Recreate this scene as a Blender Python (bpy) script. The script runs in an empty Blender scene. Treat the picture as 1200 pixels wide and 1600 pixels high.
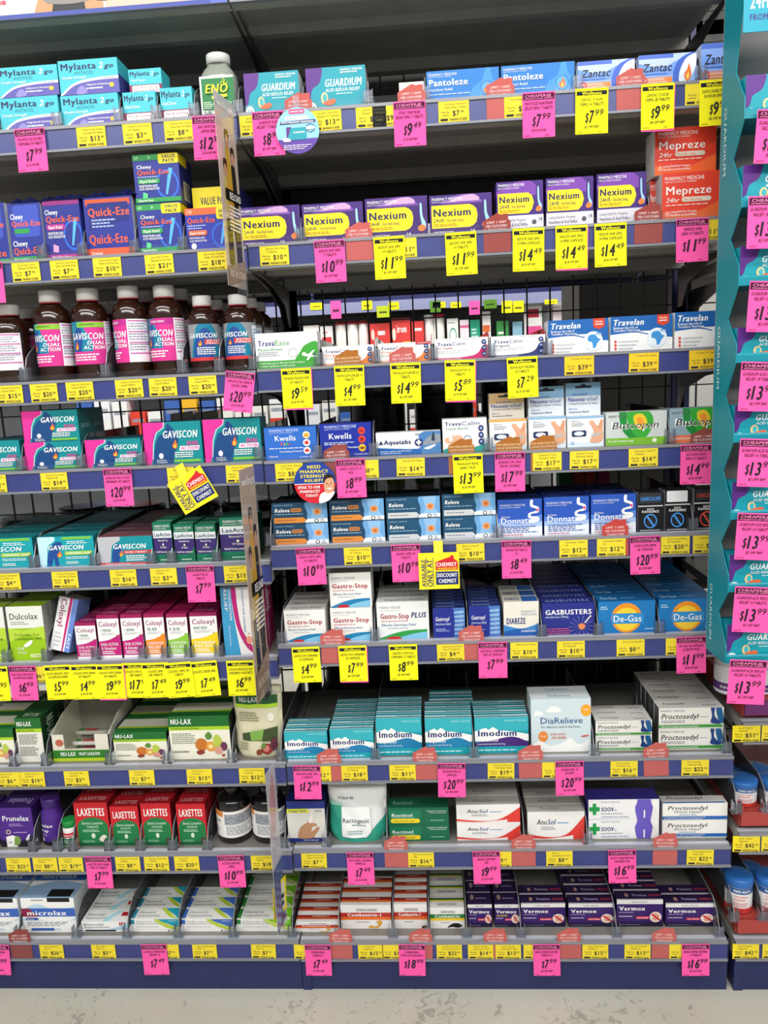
import bpy, math, random
from mathutils import Vector, Matrix
random.seed(7)
SC = bpy.context.scene
COL = SC.collection
# ------------------------------------------------------------------ camera, light, exposure
CAM_H = 1.335
CAM_POS = Vector((0.3288, -1.495, CAM_H))
PITCH, YAW, ROLL, FPX = map(math.radians, (-9.773, 3.67, -2.784)) if False else (math.radians(-9.773), math.radians(3.67), math.radians(-2.784), 1200.0)
_cp, _sp, _cy, _sy, _cr, _sr = math.cos(PITCH), math.sin(PITCH), math.cos(YAW), math.sin(YAW), math.cos(ROLL), math.sin(ROLL)
_M = Matrix(((_cy, -_sy, 0), (_sy, _cy, 0), (0, 0, 1))) @ Matrix(((1, 0, 0), (0, _cp, -_sp), (0, _sp, _cp)))
AX = _M @ Vector((_cr, 0, _sr)); AU = _M @ Vector((-_sr, 0, _cr)); AF = _M @ Vector((0, 1, 0))
cam_d = bpy.data.cameras.new('camera'); cam = bpy.data.objects.new('camera', cam_d); COL.objects.link(cam)
cam_d.sensor_fit = 'VERTICAL'; cam_d.sensor_height = 36.0; cam_d.lens = 36.0 * FPX / 1600.0; cam_d.clip_start = 0.02
mw = Matrix((AX, AU, -AF)).transposed().to_4x4(); mw.translation = CAM_POS
cam.matrix_world = mw
SC.camera = cam
world = bpy.data.worlds.new('store_light'); SC.world = world; world.use_nodes = True
_bg = world.node_tree.nodes['Background']; _bg.inputs[0].default_value = (1.0, 0.985, 0.96, 1); _bg.inputs[1].default_value = 0.44
def area(name, loc, sx, sy, power, tgt):
    l = bpy.data.lights.new(name, 'AREA'); l.shape = 'RECTANGLE'; l.size = sx; l.size_y = sy; l.energy = power; l.color = (1, 0.985, 0.955)
    o = bpy.data.objects.new(name, l); COL.objects.link(o); o.location = loc
    o.rotation_euler = (Vector(tgt) - Vector(loc)).to_track_quat('-Z', 'Y').to_euler()
    return o
area('ceiling_tube_light', (0.3, -1.5, 3.1), 5.0, 0.35, 66, (0.3, -0.6, 0.6))
area('ceiling_tube_light', (0.3, -3.4, 3.1), 6.0, 0.5, 125, (0.3, 0, 0.9))
area('ceiling_tube_light', (0.3, 1.5, 3.1), 6.0, 0.3, 150, (0.3, 2.0, 0))
SC.view_settings.view_transform = 'Standard'; SC.view_settings.look = 'None'
SC.view_settings.exposure = -0.05; SC.view_settings.gamma = 1.0; SC.view_settings.use_curve_mapping = False

def ray(x, y): return AF + AX * ((x - 600) / FPX) + AU * ((800 - y) / FPX)
def onY(x, y, Y):
    d = ray(x, y); return CAM_POS + d * ((Y - CAM_POS.y) / d.y)
def onX(x, y, X):
    d = ray(x, y); return CAM_POS + d * ((X - CAM_POS.x) / d.x)
def proj(p):
    d = Vector(p) - CAM_POS; z = d.dot(AF)
    return 600 + FPX * d.dot(AX) / z, 800 - FPX * d.dot(AU) / z
def xat(px, Y, Z):          # world X on the line (Y, Z) that shows at column px
    py = 800
    for _ in range(6):
        P = onY(px, py, Y); py = proj((P.x, Y, Z))[1]
    return P.x

# ------------------------------------------------------------------ materials
def lin(h):
    h = h.lstrip('#'); h = h if len(h) == 6 else ''.join(c + c for c in h); r = [int(h[i:i + 2], 16) / 255 for i in (0, 2, 4)]
    return tuple((c / 12.92 if c <= .04045 else ((c + .055) / 1.055) ** 2.4) for c in r) + (1,)
_MATS = {}
KIND = {'card': (.42, .35), 'paper': (.75, .2), 'plastic': (.3, .4), 'gloss': (.12, .5), 'matte': (.85, .1), 'film': (.22, .5)}
def mat(h, kind='card'):
    k = (h, kind)
    if k in _MATS: return _MATS[k]
    m = bpy.data.materials.new('%s_%s' % (kind, h.strip('#'))); m.use_nodes = True
    b = m.node_tree.nodes['Principled BSDF']; b.inputs['Base Color'].default_value = lin(h)
    b.inputs['Roughness'].default_value, b.inputs['Specular IOR Level'].default_value = KIND[kind]
    if kind in ('gloss',): b.inputs['Coat Weight'].default_value = .3
    _MATS[k] = m; return m
def noisy(name, c1, c2, scale, rough, metal=0.0, detail=4, stretch=(1, 1, 1), bump=0.0):
    m = bpy.data.materials.new(name); m.use_nodes = True; nt = m.node_tree; b = nt.nodes['Principled BSDF']
    tc = nt.nodes.new('ShaderNodeTexCoord'); mp = nt.nodes.new('ShaderNodeMapping'); mp.inputs['Scale'].default_value = stretch
    nz = nt.nodes.new('ShaderNodeTexNoise'); nz.inputs['Scale'].default_value = scale; nz.inputs['Detail'].default_value = detail
    cr = nt.nodes.new('ShaderNodeValToRGB'); cr.color_ramp.elements[0].color = lin(c1); cr.color_ramp.elements[1].color = lin(c2)
    cr.color_ramp.elements[0].position = .3; cr.color_ramp.elements[1].position = .7
    L = nt.links.new
    L(tc.outputs['Object'], mp.inputs[0]); L(mp.outputs[0], nz.inputs['Vector']); L(nz.outputs['Fac'], cr.inputs[0]); L(cr.outputs[0], b.inputs['Base Color'])
    b.inputs['Roughness'].default_value = rough; b.inputs['Metallic'].default_value = metal
    if bump:
        bp = nt.nodes.new('ShaderNodeBump'); bp.inputs['Strength'].default_value = bump; L(nz.outputs['Fac'], bp.inputs['Height']); L(bp.outputs[0], b.inputs['Normal'])
    return m
def clear(name, tint, opacity, gloss_rough=.08, gloss=.12):
    m = bpy.data.materials.new(name); m.use_nodes = True; nt = m.node_tree
    for n in list(nt.nodes):
        if n.type != 'OUTPUT_MATERIAL': nt.nodes.remove(n)
    out = nt.nodes['Material Output']
    t = nt.nodes.new('ShaderNodeBsdfTransparent'); t.inputs[0].default_value = lin(tint)
    d = nt.nodes.new('ShaderNodeBsdfDiffuse'); d.inputs[0].default_value = lin('#d9dde6')
    g = nt.nodes.new('ShaderNodeBsdfGlossy'); g.inputs['Roughness'].default_value = gloss_rough; g.inputs[0].default_value = (1, 1, 1, 1)
    f = nt.nodes.new('ShaderNodeLayerWeight'); f.inputs[0].default_value = gloss
    m1 = nt.nodes.new('ShaderNodeMixShader'); m1.inputs[0].default_value = opacity
    m2 = nt.nodes.new('ShaderNodeMixShader')
    L = nt.links.new
    L(t.outputs[0], m1.inputs[1]); L(d.outputs[0], m1.inputs[2]); L(f.outputs['Fresnel'], m2.inputs[0]); L(m1.outputs[0], m2.inputs[1]); L(g.outputs[0], m2.inputs[2]); L(m2.outputs[0], out.inputs[0])
    return m
METAL = noisy('painted_shelf_metal', '#77746e', '#827f79', 30, .45, .0)
METAL_BOUNCE = noisy('bounce_lit_shelf_metal', '#96938c', '#a19e97', 20, .5, .0)  # underside metal made paler: light bounced up from the floor is in the colour
RAIL = noisy('blue_price_rail', '#2a3478', '#2f3a80', 25, .35)
PLINTH = noisy('blue_plinth_paint', '#1a2454', '#1e285a', 18, .5)
POST = noisy('navy_upright_paint', '#141c4e', '#182056', 18, .45)
WIRE = noisy('black_wire_coat', '#2a2927', '#343230', 40, .5)
LENS = clear('clear_ticket_cover', '#fdfdfe', .012, .1, .05)
ACRY = clear('clear_acrylic', '#eef1f5', .08, .05, .16)
ACRY_E = clear('acrylic_edge', '#8a8f98', .35, .1, .3)
FILM = clear('clear_wrap_film', '#f4f6f8', .12, .12, .3)

# ------------------------------------------------------------------ mesh builder
class MB:
    def __init__(s): s.v = []; s.f = []; s.m = []; s.ml = []; s.sm = []
    def mi(s, m):
        if m not in s.ml: s.ml.append(m)
        return s.ml.index(m)
    def face(s, pts, m, smooth=False):
        n = len(s.v); s.v += [tuple(p) for p in pts]; s.f.append(tuple(range(n, n + len(pts)))); s.m.append(s.mi(m)); s.sm.append(smooth)
    def raw(s, vs, fs, m, smooth=False):
        n = len(s.v); s.v += [tuple(p) for p in vs]; i = s.mi(m)
        for f in fs: s.f.append(tuple(n + a for a in f)); s.m.append(i); s.sm.append(smooth)
    def box(s, x0, x1, y0, y1, z0, z1, m, mt=None, msd=None, mf=None):
        v = [(x0, y0, z0), (x1, y0, z0), (x1, y1, z0), (x0, y1, z0), (x0, y0, z1), (x1, y0, z1), (x1, y1, z1), (x0, y1, z1)]
        n = len(s.v); s.v += v
        for f, mm in (((0, 1, 5, 4), mf or m), ((1, 2, 6, 5), msd or m), ((2, 3, 7, 6), m), ((3, 0, 4, 7), msd or m), ((4, 5, 6, 7), mt or m), ((3, 2, 1, 0), m)):
            s.f.append(tuple(n + a for a in f)); s.m.append(s.mi(mm)); s.sm.append(False)
    def prism(s, poly, ax, a0, a1, m, me=None):
        """poly of 2-D points extruded along axis ax ('x': (y,z), 'y': (x,z), 'z': (x,y))"""
        def P(p, a): return {'x': (a, p[0], p[1]), 'y': (p[0], a, p[1]), 'z': (p[0], p[1], a)}[ax]
        ar = sum(poly[i][0] * poly[(i + 1) % len(poly)][1] - poly[(i + 1) % len(poly)][0] * poly[i][1] for i in range(len(poly)))
        if (ar < 0) != (ax == 'y'): poly = poly[::-1]
        k = len(poly); n = len(s.v); s.v += [P(p, a0) for p in poly] + [P(p, a1) for p in poly]
        i, j = s.mi(m), s.mi(me or m)
        s.f.append(tuple(n + a for a in reversed(range(k)))); s.m.append(i); s.sm.append(False)
        s.f.append(tuple(n + k + a for a in range(k))); s.m.append(i); s.sm.append(False)
        for a in range(k):
            b = (a + 1) % k; s.f.append((n + a, n + b, n + k + b, n + k + a)); s.m.append(j); s.sm.append(False)
    def lathe(s, prof, m, seg=28, c=(0, 0, 0), sq=None):
        """prof: (r, z) list; sq: superellipse power for squarish bottles, (px, py, p)"""
        n = len(s.v); k = len(prof)
        for r, z in prof:
            for a in range(seg):
                t = 2 * math.pi * a / seg; x, y = math.cos(t), math.sin(t)
                if sq:
                    e = 2 / sq[2]; x = math.copysign(abs(x) ** e, x) * sq[0]; y = math.copysign(abs(y) ** e, y) * sq[1]
                s.v.append((c[0] + r * x, c[1] + r * y, c[2] + z))
        i = s.mi(m)
        for a in range(k - 1):
            for b in range(seg):
                d = (b + 1) % seg
                s.f.append((n + a * seg + b, n + a * seg + d, n + (a + 1) * seg + d, n + (a + 1) * seg + b)); s.m.append(i); s.sm.append(True)
        s.f.append(tuple(n + b for b in reversed(range(seg)))); s.m.append(i); s.sm.append(False)
        s.f.append(tuple(n + (k - 1) * seg + b for b in range(seg))); s.m.append(i); s.sm.append(False)
    def mesh(s, name):
        me = bpy.data.meshes.new(name); me.from_pydata(s.v, [], s.f)
        for m in s.ml: me.materials.append(m)
        me.polygons.foreach_set('material_index', s.m); me.polygons.foreach_set('use_smooth', s.sm); me.update()
        return me
    def build(s, name, parent=None, loc=(0, 0, 0)):
        o = bpy.data.objects.new(name, s.mesh(name)); COL.objects.link(o); o.location = loc
        if parent: o.parent = parent
        return o
def tag(o, label=None, cat=None, group=None, kind=None):
    if label: o['label'] = label
    if cat: o['category'] = cat
    if group: o['group'] = group
    if kind: o['kind'] = kind
    return o
def empty(name, loc, label, cat, group=None):
    o = bpy.data.objects.new(name, None); COL.objects.link(o); o.location = loc; o.empty_display_size = .02
    return tag(o, label, cat, group)
def inst(name, me, loc, rz=0, parent=None):
    o = bpy.data.objects.new(name, me); COL.objects.link(o); o.location = loc; o.rotation_euler.z = rz
    if parent: o.parent = parent
    return o

# ------------------------------------------------------------------ lettering (glyph outlines of the built-in font)
_G = {}
def _curve(body, off):
    c = bpy.data.curves.new('g', 'FONT'); c.body = body; c.size = 1; c.resolution_u = 2; c.offset = off; c.fill_mode = 'BOTH'
    o = bpy.data.objects.new('g', c); COL.objects.link(o)
    dg = bpy.context.evaluated_depsgraph_get(); dg.update(); e = o.evaluated_get(dg); me = e.to_mesh()
    vs = [(v.co.x, v.co.y) for v in me.vertices]; fs = [tuple(p.vertices) for p in me.polygons]
    e.to_mesh_clear(); bpy.data.objects.remove(o); bpy.data.curves.remove(c)
    return vs, fs
_OFF = {'': 0.0, 'b': 0.0, 'k': 0.0}
_DUP = {'': [(0, 0)], 'b': [(0, 0), (.028, .006)], 'k': [(0, 0), (.035, .012), (.07, 0)]}
_LL = {}
def glyph(ch, w):
    k = (ch, w)
    if k not in _G:
        off = _OFF[w]
        if w not in _LL:
            xs = [v[0] for v in _curve('ll', off)[0]]; _LL[w] = max(xs) - min(xs)
        xs = [v[0] for v in _curve('l' + ch + 'l', off)[0]]; adv = max(xs) - min(xs) - _LL[w]
        vs, fs = _curve(ch, off) if ch != ' ' else ([], [])
        _G[k] = (vs, fs, adv)
    return _G[k]
_TX = {}
def text2d(s, st):
    k = (s, st)
    if k in _TX: return _TX[k]
    w = 'k' if 'k' in st else 'b' if 'b' in st else ''
    sh = .22 if 'i' in st else 0
    x = 0; V = []; F = []
    for ch in s:
        vs, fs, adv = glyph(ch, w); n = len(V)
        for di, (du, dv) in enumerate(_DUP[w]):
            n = len(V); V += [(x + a + du + sh * (b + dv), b + dv, di * .3) for a, b in vs]; F += [tuple(n + i for i in f) for f in fs]
        x += adv + {'': 0, 'b': .028, 'k': .07}[w]
    x0 = min(v[0] for v in V); x1 = max(v[0] for v in V)
    _TX[k] = ([((v[0] - x0) / (x1 - x0), v[1] / .73, v[2]) for v in V], F); return _TX[k]
# ------------------------------------------------------------------ printed artwork: layers in per-cent of a face
def R(c, u0, v0, u1, v1): return ('P', c, [(u0, v0), (u1, v0), (u1, v1), (u0, v1)])
def P(c, *pts): return ('P', c, list(pts))
def S(c, *pts):                                   # closed smooth shape
    out = []; n = len(pts)
    for i in range(n):
        p0, p1, p2, p3 = pts[i - 1], pts[i], pts[(i + 1) % n], pts[(i + 2) % n]
        for k in range(5):
            t = k / 5
            out.append(tuple(.5 * (2 * b + (c2 - a) * t + (2 * a - 5 * b + 4 * c2 - d) * t * t + (3 * b - a - 3 * c2 + d) * t ** 3) for a, b, c2, d in zip(p0, p1, p2, p3)))
    return ('P', c, [(min(100, max(0, a)), min(100, max(0, b))) for a, b in out])
def W(c, top, v0=0, u0=0, u1=100):                # area under a smooth line of (u, v) points, down to v0
    pts = []
    n = len(top)
    for i in range(n - 1):
        p0, p1, p2, p3 = top[max(i - 1, 0)], top[i], top[i + 1], top[min(i + 2, n - 1)]
        for k in range(6):
            t = k / 6
            pts.append(tuple(.5 * (2 * b + (c2 - a) * t + (2 * a - 5 * b + 4 * c2 - d) * t * t + (3 * b - a - 3 * c2 + d) * t ** 3) for a, b, c2, d in zip(p0, p1, p2, p3)))
    pts.append(top[-1])
    return ('P', c, [(top[0][0], v0)] + [(a, min(100, max(v0 + .1, b))) for a, b in pts][:] + [(top[-1][0], v0)])
def E(c, u, v, ru, rv, a0=0, a1=360):
    n = 20
    return ('P', c, [(min(100, max(0, u_)), min(100, max(0, v_))) for u_, v_ in _arc(u, v, ru, rv, a0, a1, n)])
def _arc(u, v, ru, rv, a0, a1, n):
    return ([(u + ru * math.cos(math.radians(a0 + (a1 - a0) * i / n)), v + rv * math.sin(math.radians(a0 + (a1 - a0) * i / n))) for i in range(n if a1 - a0 >= 360 else n + 1)])
def O(c, u, v, ru, rv, t=.2):                     # ring
    return ('O', c, u, v, ru, rv, t)
def T(c, s, u0, v0, u1, v1, st=''): return ('T', c, s, u0, v0, u1, v1, st)
def G(c, u0, v0, u1, v1, n=3, ragged=True): return ('G', c, u0, v0, u1, v1, n, ragged)
def rr(c, u0, v0, u1, v1, a=4, b=8):              # rounded rectangle
    pts = []
    for cx, cy, s in ((u1 - a, v1 - b, 0), (u0 + a, v1 - b, 90), (u0 + a, v0 + b, 180), (u1 - a, v0 + b, 270)):
        for k in range(5):
            t = math.radians(s + 22.5 * k); pts.append((cx + a * math.cos(t), cy + b * math.sin(t)))
    return ('P', c, pts)
def flame(u, v, w, h, c='#f0702a', c2='#ffd34a'):
    q = [(0, -1), (.75, -.6), (.8, .05), (.25, 1), (-.1, .35), (-.8, -.1), (-.7, -.7)]
    return [S(c, *[(u + w * a, v + h * b) for a, b in q]), S(c2, *[(u + w * .45 * a, v - h * .35 + h * .5 * b) for a, b in q])]
def bars(c, u0, v0, u1, v1, n):
    rnd = random.Random(n); out = []; u = u0; st = (u1 - u0) / n
    for i in range(n):
        w = st * rnd.uniform(.25, .75); out.append(R(c, u, v0, u + w, v1)); u += st
    return out
def flat(ls):
    for l in ls:
        if isinstance(l, list): yield from flat(l)
        else: yield l
def prints(mb, o, U, V, w, h, layers, kind='card', wrap=None, lift=.00012):
    """draw layers on the face at o spanned by unit vectors U, V (w x h metres); wrap(u_m, v_m, lift) maps onto a curved face"""
    o, U, V = Vector(o), Vector(U), Vector(V); N = U.cross(V)
    def M(u, v, k):
        u, v = min(100, max(0, u)), min(100, max(0, v))
        if wrap: return wrap(u / 100 * w, v / 100 * h, (k + 1) * lift)
        return o + U * (u / 100 * w) + V * (v / 100 * h) + N * ((k + 1) * lift)
    for k, l in enumerate(flat(layers)):
        m = mat(l[1], kind)
        if l[0] == 'P':
            pts = l[2]
            if wrap:                                # subdivide along u so the print follows the curve
                us = [p[0] for p in pts]; lo, hi = min(us), max(us); n = max(1, int((hi - lo) / 100 * w / .004))
                for i in range(n):
                    a, b = lo + (hi - lo) * i / n, lo + (hi - lo) * (i + 1) / n
                    q = clip(clip(pts, a, 1), b, -1)
                    if len(q) > 2: mb.face([M(u, v, k) for u, v in q], m)
                continue
            ar = sum(pts[i][0] * pts[(i + 1) % len(pts)][1] - pts[(i + 1) % len(pts)][0] * pts[i][1] for i in range(len(pts)))
            if ar < 0: pts = pts[::-1]
            mb.face([M(u, v, k) for u, v in pts], m)
        elif l[0] == 'O':
            _, c, u, v, ru, rv, t = l; n = 24; vs = []; fs = []
            for i in range(n):
                a = 2 * math.pi * i / n
                vs.append(M(u + ru * math.cos(a), v + rv * math.sin(a), k)); vs.append(M(u + ru * (1 - t) * math.cos(a), v + rv * (1 - t) * math.sin(a), k))
            for i in range(n):
                j = (i + 1) % n; fs.append((2 * i, 2 * j, 2 * j + 1, 2 * i + 1))
            mb.raw(vs, fs, m)
        elif l[0] == 'T':
            _, c, s, u0, v0, u1, v1, st = l
            vs, fs = text2d(s, st)
            mb.raw([M(u0 + a * (u1 - u0), v0 + b * (v1 - v0), k + d) for a, b, d in vs], fs, m)
        elif l[0] in ('V', 'U', 'T180'):
            _, c, s, u0, v0, u1, v1 = l
            vs, fs = text2d(s, 'b')
            if l[0] == 'V': mb.raw([M(u0 + b * (u1 - u0), v1 - a * (v1 - v0), k + d) for a, b, d in vs], fs, m)
            elif l[0] == 'U': mb.raw([M(u1 - b * (u1 - u0), v0 + a * (v1 - v0), k + d) for a, b, d in vs], fs, m)
            else: mb.raw([M(u1 - a * (u1 - u0), v1 - b * (v1 - v0), k + d) for a, b, d in vs], fs, m)
        elif l[0] == 'G':
            _, c, u0, v0, u1, v1, n, rag = l; rnd = random.Random(int(u0 * 7 + v0 * 3 + n)); st = (v1 - v0) / n
            for i in range(n):
                vb = v1 - (i + 1) * st + st * .25; vt = vb + st * .5; u = u0; end = u1 - (rnd.random() * .3 * (u1 - u0) if rag else 0)
                while u < end - .5:
                    ww = (u1 - u0) * rnd.uniform(.06, .16); e = min(u + ww, end)
                    mb.face([M(u, vb, k), M(e, vb, k), M(e, vt, k), M(u, vt, k)], m); u = e + (u1 - u0) * .025
def clip(pts, a, s):                                # keep s*(u-a) >= 0
    out = []
    for i in range(len(pts)):
        p, q = pts[i - 1], pts[i]; dp, dq = s * (p[0] - a), s * (q[0] - a)
        if (dp >= 0) != (dq >= 0):
            t = dp / (dp - dq); out.append((p[0] + (q[0] - p[0]) * t, p[1] + (q[1] - p[1]) * t))
        if dq >= 0: out.append(q)
    return out
# ------------------------------------------------------------------ pack artwork
PM = lambda c, u0=4, v=88, u1=55, hh=7: [T(c, 'PHARMACY MEDICINE', u0, v, u1, v + hh), T(c, 'KEEP OUT OF REACH OF CHILDREN', u0, v - 5, u0 + (u1 - u0) * .8, v - 2)]
D = {}
def design(k, base, front, desc, d=.05, topc=None, top=None, sidec=None, side=None, flip=False, name='tablet_box', cat='medicine box'):
    D[k] = dict(base=base, front=front, desc=desc, d=d, topc=topc or base, top=top or [], sidec=sidec or base, side=side or [], flip=flip, name=name, cat=cat)
NV = '#1b2458'; WH = '#f4f4f2'; GY = '#8b93a0'; LG = '#c9ccd0'
def mylanta(fast):
    b = [T(NV, 'Mylanta', 4, 72, 64, 92, 'k'), T('#e9f6f8', '2', 68, 72, 76, 90, 'ki'), T(NV, 'go', 77, 72, 93, 86, 'ki')]
    if fast: return b + [T(WH, 'FastChews', 6, 50, 50, 60, 'bi'), R('#8a1c4a', 0, 0, 100, 36), rr(WH, 8, 4, 92, 33, 3, 8), T('#8a1c4a', 'Fast & Soothing', 14, 21, 84, 29, 'b'), T('#8a1c4a', 'Heartburn Relief', 14, 8, 86, 17, 'b')]
    return b + [T('#2a8fa0', 'ANTACID', 26, 58, 58, 68), W(WH, [(0, 2), (25, 34), (60, 46), (100, 48)]), W('#5d57aa', [(0, -6), (25, 27), (60, 38), (100, 40)]), T(WH, 'Double Strength', 5, 46, 46, 54, 'bi'),
                S('#8d86c8', (27, 4), (33, 22), (40, 24), (46, 8), (38, 0)), T(WH, 'Indigestion & Heartburn', 45, 24, 85, 30, 'b'), G(WH, 45, 12, 82, 20, 1), E('#d8c23a', 88, 22, 4, 7), T(NV, 'FAST RELIEF', 74, 42, 94, 46, 'b')]
design('mylanta', '#45bfcd', mylanta(0), 'turquoise and purple antacid box', .07, sidec='#4a4792', side=[R('#45bfcd', 0, 55, 100, 100)])
design('mylanta_fast', '#45bfcd', mylanta(1), 'small turquoise chewable antacid box', .05)
def stomach(u, v, s=1.0): return [E('#ecc78f', u, v + 10, 6, 14), E('#3fb0b8', u + .6, v + 11, 3.6, 9), S('#e2663a', (u - 2, v), (u + 5, v + 5), (u + 15, v + 8), (u + 19, v + 1), (u + 11, v - 6), (u + 2, v - 5))]
def _old(u, v, s=1.0): return [S('#f3d9a8', (u - 3 * s, v + 14 * s), (u, v + 20 * s), (u + 2 * s, v + 8 * s), (u + 8 * s, v), (u + 13 * s, v + 2 * s), (u + 11 * s, v - 6 * s), (u + 2 * s, v - 6 * s), (u - 4 * s, v + 2 * s)), S('#e2663a', (u, v), (u + 6 * s, v - 2 * s), (u + 12 * s, v + 1 * s), (u + 9 * s, v - 5 * s), (u + 2 * s, v - 4 * s))]
def guardium(n): return [S('#5a2a86', (0, 100), (26, 100), (27, 85), (22, 65), (10, 52), (6, 30), (0, 26), (0, 60)), T(WH, 'GUARDIUM', 32, 56, 94, 74, 'ki'), T(WH, 'ACID REFLUX RELIEF', 32, 44, 90, 52, 'bi'), T(WH, 'PHARMACY MEDICINE', 58, 90, 95, 95, 'b'), G(WH, 58, 84, 95, 89, 1), G('#bfe6ea', 50, 36, 90, 41, 1), stomach(30, 20), E(WH, 8, 10, 8, 13), T('#0f7f90', n, 3, 5, 13, 15, 'b'), R('#4a2378', 36, 2, 74, 10), T(WH, 'Lasting relief for frequent heartburn', 38, 4, 72, 8, 'b')]
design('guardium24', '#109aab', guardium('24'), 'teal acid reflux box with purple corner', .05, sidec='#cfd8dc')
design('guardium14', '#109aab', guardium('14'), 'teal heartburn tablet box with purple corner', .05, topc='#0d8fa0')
design('pantoleze', '#1c78c8', [S('#3e93da', (62, 0), (64, 40), (76, 60), (80, 85), (82, 100), (88, 100), (89, 85), (93, 60), (100, 50), (100, 0)), S('#5aa6e4', (76, 5), (74, 40), (82, 62), (92, 42), (91, 5)), O('#1c6ab4', 83, 36, 9, 24, .12), flame(83, 36, 5, 16), PM(WH, 3, 84, 42, 8), T(WH, 'Pantoleze', 3, 52, 57, 74, 'k'), T(WH, 'Heartburn Relief', 3, 36, 36, 45), G('#bcd8f0', 3, 22, 60, 28, 1, False)], 'long blue heartburn box with torso and flame', .04)
ZT = lambda n: [W('#6f9ae6', [(0, 75), (40, 60), (70, 80), (100, 90)], 0), W('#8db4ee', [(0, 40), (50, 35), (100, 60)]), R('#4b6fd0', 0, 88, 60, 100), S('#3d63c8', (62, 0), (60, 40), (70, 80), (92, 100), (100, 100), (78, 70), (70, 35), (74, 5)), S('#e6eefa', (72, 4), (71, 40), (82, 82), (100, 95), (100, 60), (90, 20), (84, 4)), T('#15161c', 'Zantac', 6, 48, 58, 74, 'bi'), G('#3a5fb8', 10, 38, 50, 43, 1, False), R('#f0883a', 12, 10, 58, 30), T(WH, 'HEARTBURN', 16, 21, 44, 27, 'b'), T(WH, 'ACID INDIGESTION', 16, 13, 48, 18, 'b'), E('#e2554a', 9, 20, 7, 14), T(WH, n, 5, 14, 13, 26, 'b'), flame(85, 40, 7, 26)]
design('zantac12', '#b9cdf0', ZT('12'), 'pale blue antacid tablet box with flame', .04)
design('zantac24', '#7fa3ea', ZT('24'), 'taller blue antacid box with pale side', .12, sidec='#cdd6ea')
def nex(tall):
    if not tall: return [W('#7a4ba8', [(0, 60), (40, 96), (70, 100), (85, 80)], 60, 0, 100), W('#c9a0cc', [(30, 82), (50, 95), (70, 98), (80, 90)], 82), rr('#3d1d6b', -0.1, 0, 100, 77, 1, 1), ('P', '#ffe11a', [(3, 16), (3, 74), (64, 74), (70, 70), (75, 62), (77, 46), (75, 28), (70, 20), (64, 16)]), PM(WH, 4, 86, 52, 8), T(NV, 'Nexium', 6, 46, 66, 66, 'k'), T(NV, '24HR', 6, 31, 23, 41), T(NV, 'Once Daily Dosing', 27, 32, 54, 39), G('#c29a1a', 6, 20, 58, 28, 2), S('#9fd0ea', (88, 80), (91, 78), (92, 50), (97, 30), (95, 16), (86, 14), (84, 22), (90, 28), (88, 50)), S('#f08038', (84, 22), (90, 28), (96, 24), (94, 14), (87, 12)), T(WH, 'Lasting Relief for Frequent', 6, 5, 38, 9, 'b'), T(WH, '14', 66, 3, 72, 10, 'b')]
    return [W('#7a3fa8', [(0, 80), (40, 98), (70, 100), (85, 90)], 70), ('P', '#ffe11a', [(3, 34), (3, 76), (68, 76), (76, 70), (80, 56), (76, 42), (68, 34)]), PM(WH, 4, 90, 60, 6), T(NV, 'Nexium', 6, 57, 70, 71, 'k'), T(NV, '24HR', 6, 45, 28, 54), T(NV, 'Once Daily Dosing', 32, 46, 62, 52), G('#c29a1a', 6, 37, 60, 43, 2), S('#9fd0ea', (88, 86), (91, 84), (92, 60), (97, 48), (95, 38), (86, 37), (84, 42), (90, 48), (88, 62)), S('#f08038', (84, 42), (90, 48), (96, 44), (94, 38), (87, 36)), R('#d9d6de', 0, 0, 100, 30), T('#3d3a5a', 'Lasting Relief for Frequent', 5, 18, 62, 24), T('#3d3a5a', 'Heartburn & Acid Reflux', 5, 8, 66, 15, 'b'), E('#4a4a55', 80, 15, 5, 5), T(NV, '14', 90, 16, 97, 25)]
design('nexium', '#42207a', nex(0), 'purple and yellow tablet box', .05)
design('nexium_tall', '#42207a', nex(1), 'tall purple and yellow capsule box', .055, topc='#5a3a94', top=[rr('#ffe11a', 8, 20, 70, 80, 6, 20), T(NV, 'Nexium', 14, 36, 60, 66, 'k')])
design('mepreze', '#e0432f', [W('#ea6a34', [(0, 20), (50, 14), (100, 40)]), PM(WH, 5, 84, 70, 8), T(WH, 'Mepreze', 7, 54, 82, 72, 'b'), T(WH, '24hr', 7, 38, 29, 48, 'i'), rr('#dfd7c4', 33, 38, 82, 48, 4, 5), T('#d0603a', 'Once daily dosing', 36, 40, 66, 46), G('#ffd9cc', 6, 30, 78, 34, 1, False), E('#f0a08a', 9, 14, 4, 6), T(WH, 'Lasting Relief for Frequent', 14, 16, 58, 21, 'b'), T(WH, 'Heartburn and Acid Reflux', 14, 9, 58, 14, 'b')], 'red and orange reflux tablet box', .06, sidec='#d9d5d0')
design('plain_white', '#e8e6e2', [G(LG, 10, 60, 80, 80, 2)], 'small white box behind red card', .03)
QZ = lambda: [T(WH, 'Chewy', 8, 76, 50, 85, 'b')]
def dial(u, v, r1, r2): return [O('#2a6ad8', u, v, r1, r2, .16), P('#58b4f4', (u + r1 * .55, v + r2 * 1.05), (u - r1 * .05, v - r2 * .7), (u - r1 * .22, v - r2 * .66), (u + r1 * .2, v + r2 * 1.1))]
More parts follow.
